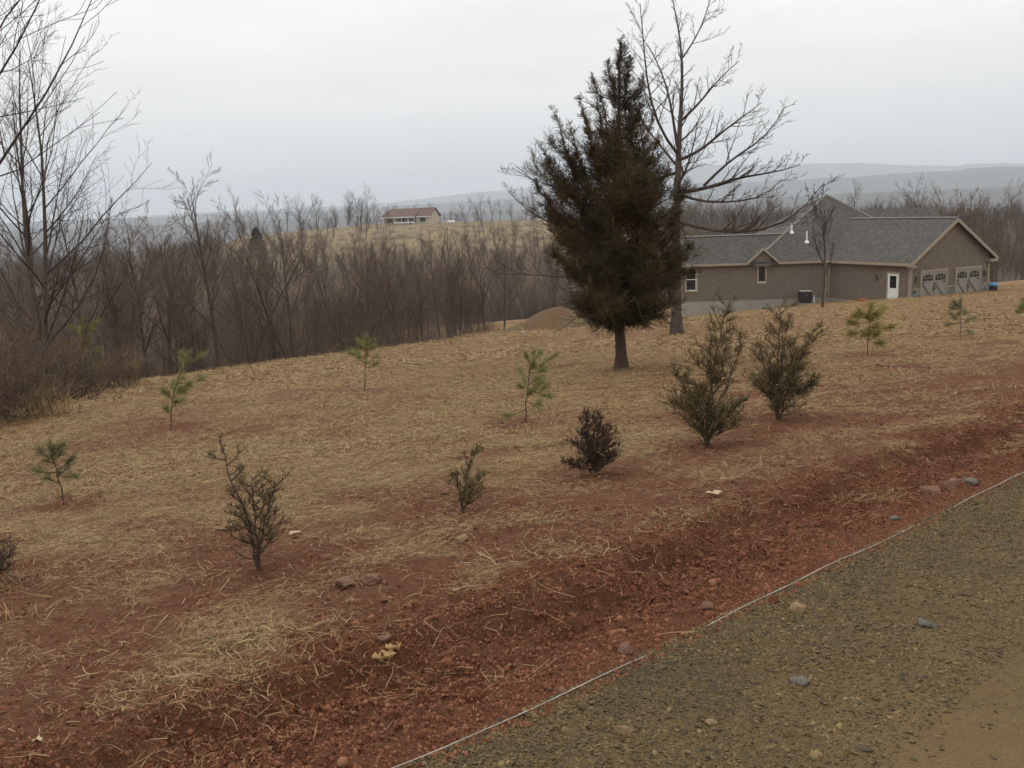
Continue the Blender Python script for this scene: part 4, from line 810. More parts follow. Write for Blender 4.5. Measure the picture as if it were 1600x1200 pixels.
for i in range(320):
    v = 84 + (508 - 84) * (rng.random() ** 0.60); az = rng.uniform(0, 2 * np.pi); cx = math.cos(az)
    w = (np.interp(v, prof_v, prof_l) if cx < 0 else np.interp(v, prof_v, prof_r)) * abs(cx) + 0.5 * (np.interp(v, prof_v, prof_l) + np.interp(v, prof_v, prof_r)) * (1 - abs(cx))
    w = w * sc1 * rng.uniform(0.30, 1.12) * (0.55 + 0.90 * fbm(np.array([az * 1.4 + 3]), np.array([v * 0.02]), 2, 171)[0])
    rise = 0.55 + 0.5 * (1 - (v - 70) / 435); drop = w * rise * 0.55
    k0 = np.array([np.interp(-(v), [-582, -500, -440, -340, -220, -130, -62], [0, 0, 0, 0, 0, 0, 0])])
    zc_ = (cl__(966, v))[2]; zs = max(zc_ - drop, 0.95)
    ax = np.array([np.interp(zs, TP[:, 2], TP[:, 0]), np.interp(zs, TP[:, 2], TP[:, 1]), zs])
    tip = np.array([np.interp(zc_, TP[:, 2], TP[:, 0]) + w * cx, np.interp(zc_, TP[:, 2], TP[:, 1]) + w * math.sin(az), zc_ + rng.uniform(-0.1, 0.25) * w])
    q = np.linspace(0, 1, 6)[:, None]; P = ax + (tip - ax) * q; P[:, 2] += np.sin(q[:, 0] * np.pi) * -0.10 * w; P[1:] += rng.normal(size=(5, 3)) * 0.025 * (1 + w)
    wood.line(P, np.linspace(0.010 + 0.012 * w, 0.004, 6), 4)
    nf = int(5 + 15 * w / 1.5 + 2); f = 0.28 + 0.72 * rng.random(nf) ** 0.8; x = f * 4.999; k = x.astype(int); b = P[k] + (P[k + 1] - P[k]) * (x - k)[:, None]; T_ = norm(P[k + 1] - P[k])
    d = T_ * 0.9 + rng.normal(size=(nf, 3)) * 0.5 + np.array([0, 0, 0.5]); FP.append(b); FD.append(d); FL.append(rng.uniform(0.14, 0.38, nf) * (0.75 + 0.25 * w))
# spires that stand out of the outline
for (u, v, dy, u0, v0) in ((865, 172, -0.3, 905, 300), (926, 118, 0.3, 945, 230), (905, 150, -0.5, 930, 260), (970, 64, 0, 967, 160), (1005, 120, 0.2, 985, 220), (845, 230, 0.2, 890, 320), (890, 195, 0.4, 920, 300), (1030, 215, -0.3, 1000, 300), (1078, 385, -0.2, 1020, 450), (835, 285, 0, 890, 360), (985, 92, 0.1, 972, 170), (950, 98, -0.1, 962, 170), (938, 150, .3, 955, 240), (1000, 165, -.3, 980, 250), (880, 230, -.4, 920, 310), (915, 185, .2, 940, 280), (1045, 260, .3, 1005, 340), (852, 320, .3, 900, 390), (1062, 330, .2, 1010, 400), (1085, 420, .1, 1030, 450), (868, 400, -.2, 915, 440), (1020, 180, .4, 990, 270)):
    a_, b_ = cl__(u0, v0, dy * 0.4), cl__(u, v, dy); q = np.linspace(0, 1, 6)[:, None]; P = a_ + (b_ - a_) * q; P[1:5] += rng.normal(size=(4, 3)) * 0.02; wood.line(P, np.linspace(0.016, 0.004, 6), 4)
    nf = 60; f = rng.random(nf); x = f * 4.999; k = x.astype(int); b = P[k] + (P[k + 1] - P[k]) * (x - k)[:, None]; T_ = norm(P[k + 1] - P[k]); d = T_ * 1.0 + rng.normal(size=(nf, 3)) * 0.42; FP.append(b); FD.append(d); FL.append(rng.uniform(0.10, 0.26, nf) * (1.15 - 0.55 * f))
FP = np.concatenate(FP); FD = np.concatenate(FD); FL = np.concatenate(FL)
fronds(fol, FP, FD, FL * 1.1, 0.0048, rng, 11); lowm = FP[:, 2] < 3.9; fronds(fol, FP[lowm] + rng.normal(size=FP[lowm].shape) * 0.06, FD[lowm] + rng.normal(size=FD[lowm].shape) * 0.35, FL[lowm] * 1.0, 0.0052, rng, 8)
# bare hanging twigs under the crown
for i in range(90):
    az = rng.uniform(0, 6.28); w = rng.uniform(0.2, 1.0); z0 = rng.uniform(1.0, 1.7); p = np.array([math.cos(az) * w * .9, math.sin(az) * w * .9, z0]); grow((wood, wood), p, np.array([math.cos(az), math.sin(az), -0.9]), rng.uniform(0.3, 0.7), 0.008, 2, CFG_BARE, rng)
for (u, v, u1, v1, r_) in ((966, 500, 1040, 495, .025), (966, 505, 900, 490, .022), (964, 490, 990, 470, .03)):
    P = resample(np.array([cl__(u, v), cl__((u + u1) / 2, (v + v1) / 2 + 6, -.2), cl__(u1, v1, -.3)]), 6); wood.line(P, np.linspace(r_, .008, 6), 5); sprout((wood, wood), P, np.linspace(r_, .008, 6), 0.8, 2, CFG_BARE, rng, num=7)
link('trunk', tr.mesh('trunk', M_CBARK), cedar); link('branches', wood.mesh('branches', M_CBARK), cedar); link('crown', fol.mesh('crown', M_CEDAR, False), cedar)

# left thicket
CFG_TH = dict(CFG_WOOD); CFG_TH.update(num=[0, 15, 8, 4], rmin=0.0035, ang=[0, 0.7, 0.65, 0.65], start=[0, 0.16, 0.15, 0.2], lenf=[0, 0.48, 0.42, 0.42], seg=[8, 6, 4, 3], up=[0.01, 0.07, 0.07, 0.05])
TH = [('bare tree of the left thicket with twin upright stems', 78, 628, 0, 2, (0.06, 0), 9.0, 21), ('bare tree in the left thicket leaning right with long upswept branches', 48, 612, 1.0, 1, (0.12, 0.02), 9.2, 22), ('slim bare tree at the right side of the left thicket', 128, 606, 0.5, 1, (0.12, 0), 6.0, 23),
    ('large bare tree cut by the left edge, branches arching into the sky', -75, 660, -1.5, 1, (0.26, -0.02), 9.5, 24), ('bare tree at the far back of the left thicket', 20, 590, 3.0, 2, (0.02, 0), 8.4, 25)]
for lab, u, v, dy, multi, lean, h, seed in TH:
    b = hit(u, v); b = np.array([b[0], b[1] + dy, 0]); b[2] = ground(b[0], b[1]); o = thing('bare_tree', lab, 'tree', b); rng = np.random.default_rng(seed); tr, cr = Acc(), Acc()
    for k in range(multi): grow((tr, cr), np.array([rng.normal() * .1 * (multi > 1), rng.normal() * .1 * (multi > 1), -0.15]), np.array([lean[0] + rng.normal() * 0.07, lean[1] + rng.normal() * 0.07, 1.0]), h * rng.uniform(.9, 1.05), h * 0.0095, 0, CFG_TH, rng)
    tree_parts(o, tr, cr, M_BARK, M_TWIG)
for lab, u, v, dy, h, seed, n in (('tangled bare bush at the foot of the left thicket trees', 60, 632, 0, 2.4, 31, 80), ('tangled bare bush at the left frame edge', 5, 640, -0.4, 2.2, 32, 70), ('straggly bare bush with spread stems right of the thicket trees', 150, 612, 0.4, 1.6, 33, 34), ('taller bare bush behind the thicket trees', 100, 600, 2.2, 2.6, 34, 40), ('dense low bush filling the front of the left thicket', 112, 630, 0.2, 1.5, 36, 60), ('dense brown bush lowest in the left corner of the thicket', 28, 652, -0.3, 1.5, 37, 60), ('bare bush between the thicket and the leaning green pine', 192, 606, 0.2, 1.0, 38, 36), ('thin straw coloured bush at the right end of the thicket', 178, 600, 1.2, 1.0, 35, 26)):
    b = hit(u, v); b = np.array([b[0], b[1] + dy, 0]); b[2] = ground(b[0], b[1]); o = link('bare_bush', shrub_mesh(seed, h, n, M_TUFT if 'straw' in lab else M_WOOD, 0.55), None, tuple(b)); tag(o, lab, 'bush', 'bushes of the left thicket')
for lab, u, v, h, seed in (('pale dry grass clump in front of the left thicket', 75, 650, 0.55, 41), ('pale dry grass clump at the wood edge left of the orange stake', 378, 548, 0.9, 42), ('small dry grass clump at the wood edge under the fan crowned tree', 345, 552, 0.5, 43)):
    b = hit(u, v); o = link('grass_clump', straw_mesh(seed, 260, 0.35 * h / .5, h, 0.004 * b[1] / 18, 0.02, M_TUFT, 1.1), None, tuple(b)); tag(o, lab, 'grass', 'dry grass clumps')
# small tree by the near house
b = hit(1285, 481); o = thing('bare_tree', 'thin young bare tree in front of the near house wall', 'tree', b); rng = np.random.default_rng(51); tr, cr = Acc(), Acc(); cfg = dict(CFG_TH); cfg.update(num=[0, 14, 5, 3], rmin=0.012, start=[0, .3, .2, .2], lenf=[0, .38, .4, .4], ang=[0, .5, .55, .6]); grow((tr, cr), np.array([0, 0, -.2]), np.array([0.03, 0, 1]), 6.3, 0.085, 0, cfg, rng); tree_parts(o, tr, cr, M_BARK, M_TWIG)

# ------------------------------------------------------------------ planted saplings
def pine_sapling(key, label, tip, branches, m, yt=0.0, nl=0.09, dens=1.0):
    """branches: list of (fraction up the stem, tip px u, tip px v, depth offset)"""
    b = BASE[key]; Y = b[1]; o = thing('pine_sapling', label, 'sapling', b, 'planted pine saplings'); rng = np.random.default_rng(hash(label) % 1000 if False else sum(map(ord, label)))
    tp = at(tip[0], tip[1], Y + yt) - b; n = 9; q = np.linspace(0, 1, n)[:, None]; P = tp * q; P[0, 2] = -0.04; bow = np.array([tp[0], tp[1], 0]); P[:, :2] -= (np.sin(q * np.pi) * 0.18 * bow[:2]); P[1:-1] += rng.normal(size=(n - 2, 3)) * 0.008
    h = np.linalg.norm(tp); a = Acc(); a.line(P, np.linspace(0.004 + 0.005 * h, 0.0025, n), 6); f = Acc(); FPs, FDs = [], []
    lines = [(P[-4:], 1.0)]
    for fr_, u, v, dy in branches:
        x = fr_ * (n - 1.001); k = int(x); s0 = P[k] + (P[k + 1] - P[k]) * (x - k); e1 = at(u, v, Y + dy) - b; B = resample(np.array([s0, (s0 + e1) / 2 + np.array([0, 0, -0.03 * h]), e1]), 6); a.line(B, np.linspace(0.005, 0.0025, 6), 4); lines.append((B[2:], 0.9))
    for k in range(int(9)):
        fr_ = rng.uniform(0.25, 0.9); x = fr_ * (n - 1.001); i = int(x); s0 = P[i] + (P[i + 1] - P[i]) * (x - i); az = rng.uniform(0, 6.28); l = h * rng.uniform(0.10, 0.24); e1 = s0 + l * np.array([math.cos(az), math.sin(az), 0.6]); B = np.linspace(0, 1, 4)[:, None] * (e1 - s0) + s0; a.line(B, np.linspace(0.004, 0.002, 4), 4); lines.append((B[1:], 0.6))
    for B, w in lines:
        m_ = int(230 * w * dens); x = rng.random(m_) ** 0.8 * (len(B) - 1.001); k = x.astype(int); p = B[k] + (B[k + 1] - B[k]) * (x - k)[:, None]; T_ = norm(B[k + 1] - B[k]); FPs.append(p); FDs.append(T_ * 1.0 + rng.normal(size=(m_, 3)) * 0.55 + np.array([0, 0, 0.2]))
    FPs = np.concatenate(FPs); FDs = np.concatenate(FDs); f.diamonds(FPs, FDs, rng.uniform(0.5, 1.15, len(FPs)) * nl, 0.0010 + 0.00008 * Y, rng)
    link('stem', a.mesh('stem', M_STEM), o); link('needles', f.mesh('needles', m, False), o); return o
pine_sapling('A', 'thin drooping pine sapling nearest the left edge', (78, 695), [(0.75, 62, 705, 0), (0.62, 112, 718, .05), (0.5, 118, 745, -.1), (0.55, 55, 735, 0), (0.85, 95, 700, .1)], M_PINE_D, nl=0.10, dens=0.8)
pine_sapling('B', 'tall leaning green pine sapling before the left thicket', (296, 552), [(0.62, 318, 592, .3), (0.45, 256, 612, -.2), (0.4, 285, 625, .2), (0.5, 270, 600, .2), (0.3, 262, 640, 0), (0.55, 296, 600, .0), (0.9, 284, 556, 0)], M_PINE, nl=0.13)
pine_sapling('C', 'spindly pine sapling in mid field with one side shoot low left', (574, 526), [(0.6, 545, 550, 0), (0.45, 588, 568, .1), (0.55, 560, 560, .2), (0.85, 582, 535, 0)], M_PINE, nl=0.14, dens=0.8)
pine_sapling('D', 'bushy bright green pine sapling left of the big cedar', (834, 547), [(0.75, 868, 556, 0), (0.5, 858, 620, -.1), (0.4, 855, 604, .1), (0.18, 790, 650, 0), (0.62, 812, 578, .2), (0.5, 812, 604, -.2), (0.7, 850, 578, 0), (0.8, 822, 556, -.1), (0.88, 843, 552, .1), (0.3, 842, 632, .1)], M_PINE, nl=0.12, dens=0.8)
pine_sapling('J', 'yellow green pine sapling with flat whorled top before the white door', (1361, 479), [(0.85, 1345, 490, 0), (0.85, 1378, 484, .2), (0.7, 1330, 505, 0), (0.55, 1328, 522, .2), (0.6, 1392, 512, -.1), (0.35, 1375, 537, 0), (0.8, 1335, 495, -.2), (0.85, 1368, 492, -.3)], M_PINE_Y, nl=0.20, dens=1.1)
pine_sapling('K', 'sparse pine sapling in front of the garage doors', (1501, 470), [(0.75, 1488, 482, 0), (0.4, 1482, 507, 0), (0.5, 1522, 498, .2), (0.3, 1518, 520, 0), (0.65, 1510, 490, .2)], M_PINE_D, nl=0.18, dens=0.6)
pine_sapling('Mx', 'pine sapling cut by the right edge of the picture', (1606, 470), [(0.6, 1592, 488, 0), (0.5, 1615, 490, 0), (0.7, 1597, 480, .2)], M_PINE, nl=0.18, dens=0.8)
def cedar_sapling(key, label, leaders, m, dens=1.0, wd=0.0032, fl=0.075):
    """leaders: (tip u, tip v, depth offset, bare fraction, side spread in metres, side branches)"""
    b = BASE[key]; Y = b[1]; o = thing('cedar_sapling', label, 'sapling', b, 'planted cedar saplings'); rng = np.random.default_rng(sum(map(ord, label))); a, f = Acc(), Acc(); FPs, FDs, FLs = [], [], []
    def foliate(B, n_, l):
        x = rng.random(n_) * (len(B) - 1.001); k = x.astype(int); p = B[k] + (B[k + 1] - B[k]) * (x - k)[:, None]; T_ = norm(B[k + 1] - B[k]); FPs.append(p); FDs.append(T_ * 0.9 + rng.normal(size=(n_, 3)) * 0.45 + np.array([0, 0, 0.25])); FLs.append(rng.uniform(0.6, 1.2, n_) * l)
    for u, v, dy, bare, spread, nb in leaders:
        nb = max(6, int(nb * 0.78))
        tp = at(u, v, Y + dy) - b; n = 10; q = np.linspace(0, 1, n)[:, None]; P = tp * q; P[:, :2] -= np.sin(q * np.pi) * 0.12 * tp[:2]; P[1:] += rng.normal(size=(n - 1, 3)) * 0.012 * np.linalg.norm(tp); P[0, 2] = -0.03
        h = np.linalg.norm(tp); a.line(P, np.linspace(0.004 + 0.006 * h, 0.002, n), 6)
        for i in range(nb):
            g = bare + (1 - bare) * (i + rng.random()) / nb; x = g * (n - 1.001); k = int(x); s0 = P[k] + (P[k + 1] - P[k]) * (x - k); T_ = norm(P[k + 1] - P[k]); az = rng.uniform(0, 6.28)
            l = spread * (1.05 - 0.8 * g) * rng.uniform(0.3, 1.3) + 0.03; d = np.array([math.cos(az), math.sin(az), 0]) * 0.85 + T_ * rng.uniform(0.25, 0.95) + rng.normal(size=3) * 0.15; d = d / np.linalg.norm(d); e1 = s0 + d * l; B = resample(np.array([s0, s0 + d * l * 0.5 + np.array([0, 0, -0.06 * l]), e1 + np.array([0, 0, 0.15 * l])]), 5); a.line(B, np.linspace(0.004, 0.0015, 5), 4)
            for jj in range(3):
                w = rng.uniform(0.3, 0.9) * 3.99; kk = int(w); c0 = B[kk] + (B[kk + 1] - B[kk]) * (w - kk); d2 = d + rng.normal(size=3) * 0.5 + np.array([0, 0, .3]); C_ = c0 + np.linspace(0, 1, 3)[:, None] * (d2 / np.linalg.norm(d2) * l * 0.45); a.line(C_, [0.0025, 0.002, 0.0012], 3); foliate(C_, max(2, int(dens * 10 * l)), fl * (0.8 + 0.6 * (1 - g)))
            foliate(B, max(3, int(dens * 18 * l)), fl * (0.8 + 0.6 * (1 - g)))
        foliate(P[5:], int(dens * 16), fl)
    fronds(f, np.concatenate(FPs), np.concatenate(FDs), np.concatenate(FLs), wd * 0.62, rng, 5)
    link('stem', a.mesh('stem', M_STEM), o); link('foliage', f.mesh('foliage', m, False), o); return o
cedar_sapling('E', 'nearest cedar sapling, wispy with a thin shoot bending left', [(342, 692, .1, .35, .16, 16), (430, 752, 0, .2, .22, 22), (392, 745, -.15, .15, .22, 20), (372, 790, .1, .15, .16, 14), (415, 800, .25, .1, .18, 14)], M_CEDAR_S, 1.0, 0.0024, 0.045)
cedar_sapling('Fb', 'small sparse cedar sapling beside two pinkish stones', [(737, 706, 0, .3, .14, 14), (752, 745, .1, .25, .14, 12), (712, 742, -.1, .25, .12, 10), (745, 770, -.1, .2, .1, 8)], M_CEDAR_S, 1.0, 0.0030, 0.05)
cedar_sapling('G', 'low dense dark reddish cedar sapling in mid slope', [(905, 648, 0, .08, .13, 18), (926, 655, .1, .08, .13, 18), (940, 650, -.1, .08, .13, 18), (898, 690, .1, .08, .12, 14), (956, 668, 0, .08, .13, 16), (886, 722, .0, .15, .10, 12), (936, 680, -.3, .05, .15, 18), (915, 668, .25, .05, .14, 16), (962, 705, .1, .1, .12, 12)], M_CEDAR_R, 1.5, 0.0036, 0.06)
cedar_sapling('Hh', 'tallest cedar sapling, green with a pointed bare tipped leader', [(1134, 476, 0, .05, .36, 48), (1058, 585, 0, .2, .26, 22), (1152, 632, .1, .15, .26, 20), (1118, 545, -.1, .05, .30, 26), (1086, 618, .2, .06, .32, 24), (1128, 640, -.25, .06, .3, 20), (1172, 520, .1, .5, .12, 10), (1112, 520, .05, .4, .14, 12)], M_CEDAR_S, 1.25, 0.0042, 0.085)
cedar_sapling('I', 'broad brown green cedar sapling right of the tallest one', [(1221, 482, 0, .08, .38, 42), (1274, 515, .1, .25, .26, 24), (1186, 545, 0, .2, .24, 20), (1242, 548, -.2, .08, .36, 28), (1206, 580, .2, .06, .34, 24), (1268, 592, .0, .2, .28, 20), (1262, 540, .3, .3, .2, 14), (1232, 498, -.1, .5, .12, 8)], M_CEDAR_S, 1.2, 0.0046, 0.09)
cedar_sapling('Lx', 'dark cedar sapling cut by the left edge of the picture', [(-8, 858, 0, .1, .16, 18), (-25, 850, .1, .1, .2, 18), (-2, 885, -.1, .1, .12, 12)], M_CEDAR_R, 1.2, 0.0028, 0.05)
# young yellowish pine in the thicket
b = hit(128, 616); BASE['T'] = b
pine_sapling('T', 'yellowish young pine half hidden in the left thicket', (128, 502), [(0.9, 112, 512, 0), (0.8, 145, 515, 0), (0.6, 155, 545, .2), (0.55, 105, 545, -.1), (0.4, 160, 570, 0), (0.35, 110, 580, .1), (0.7, 138, 530, -.2)], M_PINE_Y, nl=0.18, dens=0.8)

# ------------------------------------------------------------------ stones, leaves, string, stake
def stone(u, v, wpx, label, m, seed, flat=0.6, rz=None):
    p = hit(u, v, H); s = wpx / 1500 * np.linalg.norm(p - np.array([0, 0, ZC])) / 2; o = lumpy('stone', label, 'stone', (p[0], p[1], p[2] + s * flat * 0.35), s * 1.15, m, seed, flat, rz if rz is not None else seed * 1.3); o['group'] = 'loose stones on the soil and road'; return o
STN = [(720, 848, 30, 'blocky tan stone below the small sparse cedar sapling', M_ROCKT), (580, 909, 28, 'rounded pink stone, right one of a pair on red soil', M_ROCKR), (541, 911, 30, 'flat pink stone, left one of a pair on red soil', M_ROCKR), (601, 938, 16, 'small pink stone just below the stone pair', M_ROCKR),
    (697, 773, 18, 'pinkish stone touching the foot of the small sparse cedar', M_ROCKR), (667, 778, 13, 'little pink stone left of the small sparse cedar', M_ROCKR), (601, 1000, 22, 'red stone above the curled yellow leaf', M_ROCKR), (1108, 950, 26, 'rounded red stone near the string, centre right', M_ROCKR), (857, 1076, 14, 'small pale pink stone close to the string', M_ROCKR),
    (797, 1042, 9, 'tiny yellow pebble left of the string', M_ROCKT), (975, 1017, 24, 'dull red stone touching the string at mid length', M_ROCKR), (878, 1082, 16, 'red clod like stone under the string', M_ROCKR), (1487, 761, 30, 'angular red block beside the string, far right', M_ROCKR), (1512, 755, 24, 'dark grey slab right of the angular red block', M_ROCKG), (1455, 768, 30, 'flat reddish slab left of the angular red block', M_ROCKR),
    (1244, 953, 26, 'pale tan stone lying on the gravel road', M_ROCKT), (1398, 811, 18, 'dark flat stone near the string on red soil', M_ROCKG), (1448, 978, 30, 'long grey stone set in the right of the road', M_ROCKG), (1250, 1066, 26, 'blue grey flat stone in the road foreground', M_ROCKG), (974, 1145, 28, 'tan stone on the road near the bottom edge', M_ROCKT), (330, 995, 20, 'reddish stone in the lower left soil', M_ROCKR), (1110, 1130, 22, 'tan slab on the road right of the bottom tan stone', M_ROCKT),
    (1375, 573, 15, 'red brown clod below the yellow green pine sapling', M_ROCKR), (1395, 574, 14, 'red brown clod right of the other one below the yellow green pine', M_ROCKR)]
for k, (u, v, w, lab, m) in enumerate(STN): stone(u, v, w, lab, m, 400 + k, 0.38 if ('flat' in lab or 'slab' in lab or 'long' in lab) else 0.62)
M_LEAF = simple('dead_leaf', (0.36, 0.225, 0.095), (0.46, 0.31, 0.15), 30, 0.7); M_LEAFP = simple('pale_dead_leaf', (0.40, 0.29, 0.18), (0.50, 0.38, 0.25), 30, 0.7)
def leaf(u, v, L, label, m, seed, curl=0.5):
    p = hit(u, v, H); rng = np.random.default_rng(seed); n = 9; V = []; F = []
    for i in range(n):
        f = i / (n - 1); w = L * 0.26 * math.sin(math.pi * min(f * 0.94 + 0.06, 1)) ** 0.7 * (1 + 0.35 * math.sin(f * 19)); z = 0.012 + curl * L * 0.5 * (f - 0.4) ** 2 * 2 + rng.normal() * 0.004
        for j, c in enumerate((-1, -0.5, 0, 0.5, 1)): V.append((L * (f - 0.5), c * w + 0.1 * L * math.sin(f * 4), z + abs(c) ** 2 * w * curl * 1.2))
    for i in range(n - 1):
        for j in range(4): a = i * 5 + j; F.append((a, a + 1, a + 6, a + 5))
    me = pymesh('dead_leaf', V, F, m); smooth(me); o = link('dead_leaf', me, None, tuple(p)); o.rotation_euler.z = rng.uniform(0, 6.28); tag(o, label, 'leaf', 'fallen leaves'); so_ = o.modifiers.new('thick', 'SOLIDIFY'); so_.thickness = 0.0015
leaf(602, 1040, 0.10, 'curled yellow brown leaf on red soil, lower part', M_LEAF, 1, 0.9); leaf(614, 1022, 0.08, 'crumpled brown leaf touching the curled yellow one', M_LEAF, 2, 1.0); leaf(461, 838, 0.09, 'pale leaf right of the nearest cedar sapling', M_LEAFP, 3, 0.5); leaf(1116, 775, 0.12, 'pale torn leaf on straw below the tallest cedar sapling', M_LEAFP, 4, 0.4); leaf(60, 1163, 0.04, 'small pale leaf in the bottom left corner', M_LEAFP, 5, 0.4)
# string along the road edge: stretched straight, just above the soil, dipping under it here and there
sa, sb_ = hit(598, 1222), hit(1640, 721); n = 260; q = np.linspace(0, 1, n); P = sa + (sb_ - sa) * q[:, None]
ext = sa + (sb_ - sa) * np.linspace(1.003, 2.6, 60)[:, None]; P = np.vstack([P, ext])
P[:, 2] = macro(P[:, 0], P[:, 1]); hz = np.maximum(np.convolve(H(P[:, 0], P[:, 1]), np.ones(9) / 9, 'same'), P[:, 2]); hz[:5] = P[:5, 2] + .02; hz[-5:] = P[-5:, 2] + .02
qq = np.arange(len(P)); low = 0.006 + 0.007 * np.sin(qq * 0.061 + 1) + 0.004 * np.sin(qq * 0.17); P[:, 2] = hz + low
for _ in range(40): P[1:-1, 2] = (P[:-2, 2] + 2 * P[1:-1, 2] + P[2:, 2]) / 4
a = Acc(); a.line(P, np.full(len(P), 0.0013), 6); tag(link('string_line', a.mesh('string_line', simple('white_string', (0.34, 0.31, 0.27), (0.66, 0.64, 0.60), 9, 0.7))), 'white string stretched along the edge of the gravel road', 'string')
b = hit(452, 557); stk = thing('survey_stake', 'orange topped survey stake at the far edge of the field', 'stake', b); lbox('stake', -0.02, 0.02, -0.02, 0.02, -0.1, 0.10, M_STEM, stk); lbox('flagging', -0.035, 0.035, -0.03, 0.03, 0.101, 0.36, M_ORANGE, stk)
b = hit(818, 520); lumpy('paper_scrap', 'white scrap lying on the field near the dirt mound', 'litter', (b[0], b[1], b[2] + 0.05), (0.22, 0.12, 0.1), M_WHITE, 500, 0.4)
# red dirt mound behind the field edge
mb = at(872, 500, 54.0); mz = ground(mb[0], mb[1]); n = 40; V = []; F = []
for i in range(n):
    for j in range(n):
        x_, y_ = (i / (n - 1) - .5) * 9, (j / (n - 1) - .5) * 6; r_ = math.hypot(x_ / 4.2, y_ / 2.8); V.append((x_, y_, -0.8 + 2.1 * max(0, 1 - r_) ** 0.8 + 0.25 * (float(fbm(np.array([x_ * .9]), np.array([y_ * .9]), 3, 181)[0]) - .5)))
for i in range(n - 1):
    for j in range(n - 1): a_ = i * n + j; F.append((a_, a_ + n, a_ + n + 1, a_ + 1))
M_MOUND = simple('mound_soil', (0.130, 0.066, 0.040), (0.135, 0.112, 0.060), 0.9, 0.95, 0.6, 0.05, 0.1)
me = pymesh('dirt_mound', V, F, M_MOUND); smooth(me); tag(link('dirt_mound', me, None, (mb[0], mb[1], mz)), 'red dirt mound partly hidden behind the big cedar', 'mound')

# ------------------------------------------------------------------ far hill: house, pole, tanks, trees
M_FWALL = simple('cream_siding', (0.42, 0.36, 0.28), (0.50, 0.43, 0.34), 0.8, 0.8); M_FROOF = simple('brown_roof', (0.115, 0.070, 0.060), (0.155, 0.098, 0.084), 1.5, 0.9)
hz0 = at(636, 353, 300.0); fz = float(macro(np.array([hz0[0]]), np.array([hz0[1]]))[0]); fz = max(fz, hz0[2] - 1.0)
fh = thing('far_house', 'long beige house with brown roof on the far hilltop', 'house', (hz0[0], hz0[1], hz0[2] + 0.3)); fh.rotation_euler.z = math.radians(-17)
def fb(name, x0, x1, y0, y1, z0, z1, m, parent=fh): return lbox(name, x0, x1, y0, y1, z0, z1, m, parent)
fb('wall', -7.8, 3.2, 0.5, 8.0, -1.5, 2.5, M_FWALL); fb('wall', 3.2, 7.8, -0.4, 8.0, -1.5, 2.5, M_FWALL)
fb('porch_floor', -3.6, 3.2, -1.4, 0.5, -0.6, 0.0, M_FOUND)
def gable(name, x0, x1, y0, y1, ze, zr, m, hipl=0.0):
    ym = (y0 + y1) / 2; V = [(x0, y0, ze), (x1, y0, ze), (x1, ym, zr), (x0 + hipl, ym, zr), (x0, y1, ze), (x1, y1, ze)]; V = V + [(a_, b_, c_ - .18) for a_, b_, c_ in V]
    return link(name, pymesh(name, V, [(0, 1, 2, 3), (3, 2, 5, 4), (9, 8, 7, 6), (10, 11, 8, 9), (0, 6, 7, 1), (4, 5, 11, 10), (0, 3, 9, 6), (3, 4, 10, 9), (1, 7, 8, 2), (2, 8, 11, 5)], m), fh)
gable('roof', -8.2, 3.4, -1.7, 8.6, 2.45, 5.0, M_FROOF, 1.6); gable('roof', 3.0, 8.2, -0.9, 8.5, 2.52, 5.08, M_FROOF)
link('gable_end', pymesh('gable_end', [(7.8, -0.4, 2.5), (7.8, 8.0, 2.5), (7.8, 3.8, 4.85), (7.6, -0.4, 2.5), (7.6, 8.0, 2.5), (7.6, 3.8, 4.85)], [(0, 1, 2), (5, 4, 3), (0, 2, 5, 3), (1, 4, 5, 2)], M_FWALL), fh)
for x_ in (-3.5, -1.2, 1.0, 3.0): fb('porch_post', x_ - .09, x_ + .09, -1.35, -1.17, 0.0, 2.4, M_WHITE)
for x_ in (-3.4, -1.1, 1.1): fb('railing', x_, x_ + 1.9, -1.32, -1.24, 0.55, 0.95, M_WHITE)
fb('fascia', -8.2, 3.4, -1.76, -1.71, 2.2, 2.45, M_WHITE); fb('fascia', 3.45, 8.2, -0.97, -0.91, 2.25, 2.5, M_WHITE)
for x_, w_, z_, h_, y_ in ((-6.4, 1.1, 0.8, 1.2, 0.5), (-2.6, 1.6, 0.7, 1.4, 0.5), (0.2, 1.0, 0.0, 2.0, 0.5), (1.7, 1.1, 0.7, 1.4, 0.5), (4.6, 1.7, 0.8, 1.3, -0.4)):
    w = fb('window', x_, x_ + w_, y_ - 0.06, y_ - 0.005, z_, z_ + h_, M_GLASS); fb('frame', x_ - .1, x_ + w_ + .1, y_ - 0.08, y_ - 0.005, z_ + h_ + .004, z_ + h_ + .12, M_WHITE, w); fb('sill', x_ - .1, x_ + w_ + .1, y_ - 0.10, y_ - 0.005, z_ - .12, z_ - .004, M_WHITE, w)
def far_at(u, v, Y): x_, y_, z_ = at(u, v, Y); return np.array([x_, y_, float(macro(np.array([x_]), np.array([y_]))[0])])
b = far_at(566, 376, 262); pole = thing('utility_pole', 'wooden utility pole on the far hill left of the beige house', 'pole', b); a = Acc(); a.line([(0, 0, -1), (0, 0, 4), (0, 0, at(566, 336, 262)[2] - b[2])], [.16, .15, .12], 8); link('post', a.mesh('post', M_BARK), pole); lbox('crossarm', -0.9, 0.9, -0.06, 0.06, at(566, 336, 262)[2] - b[2] - 0.6, at(566, 336, 262)[2] - b[2] - 0.45, M_BARK, pole)
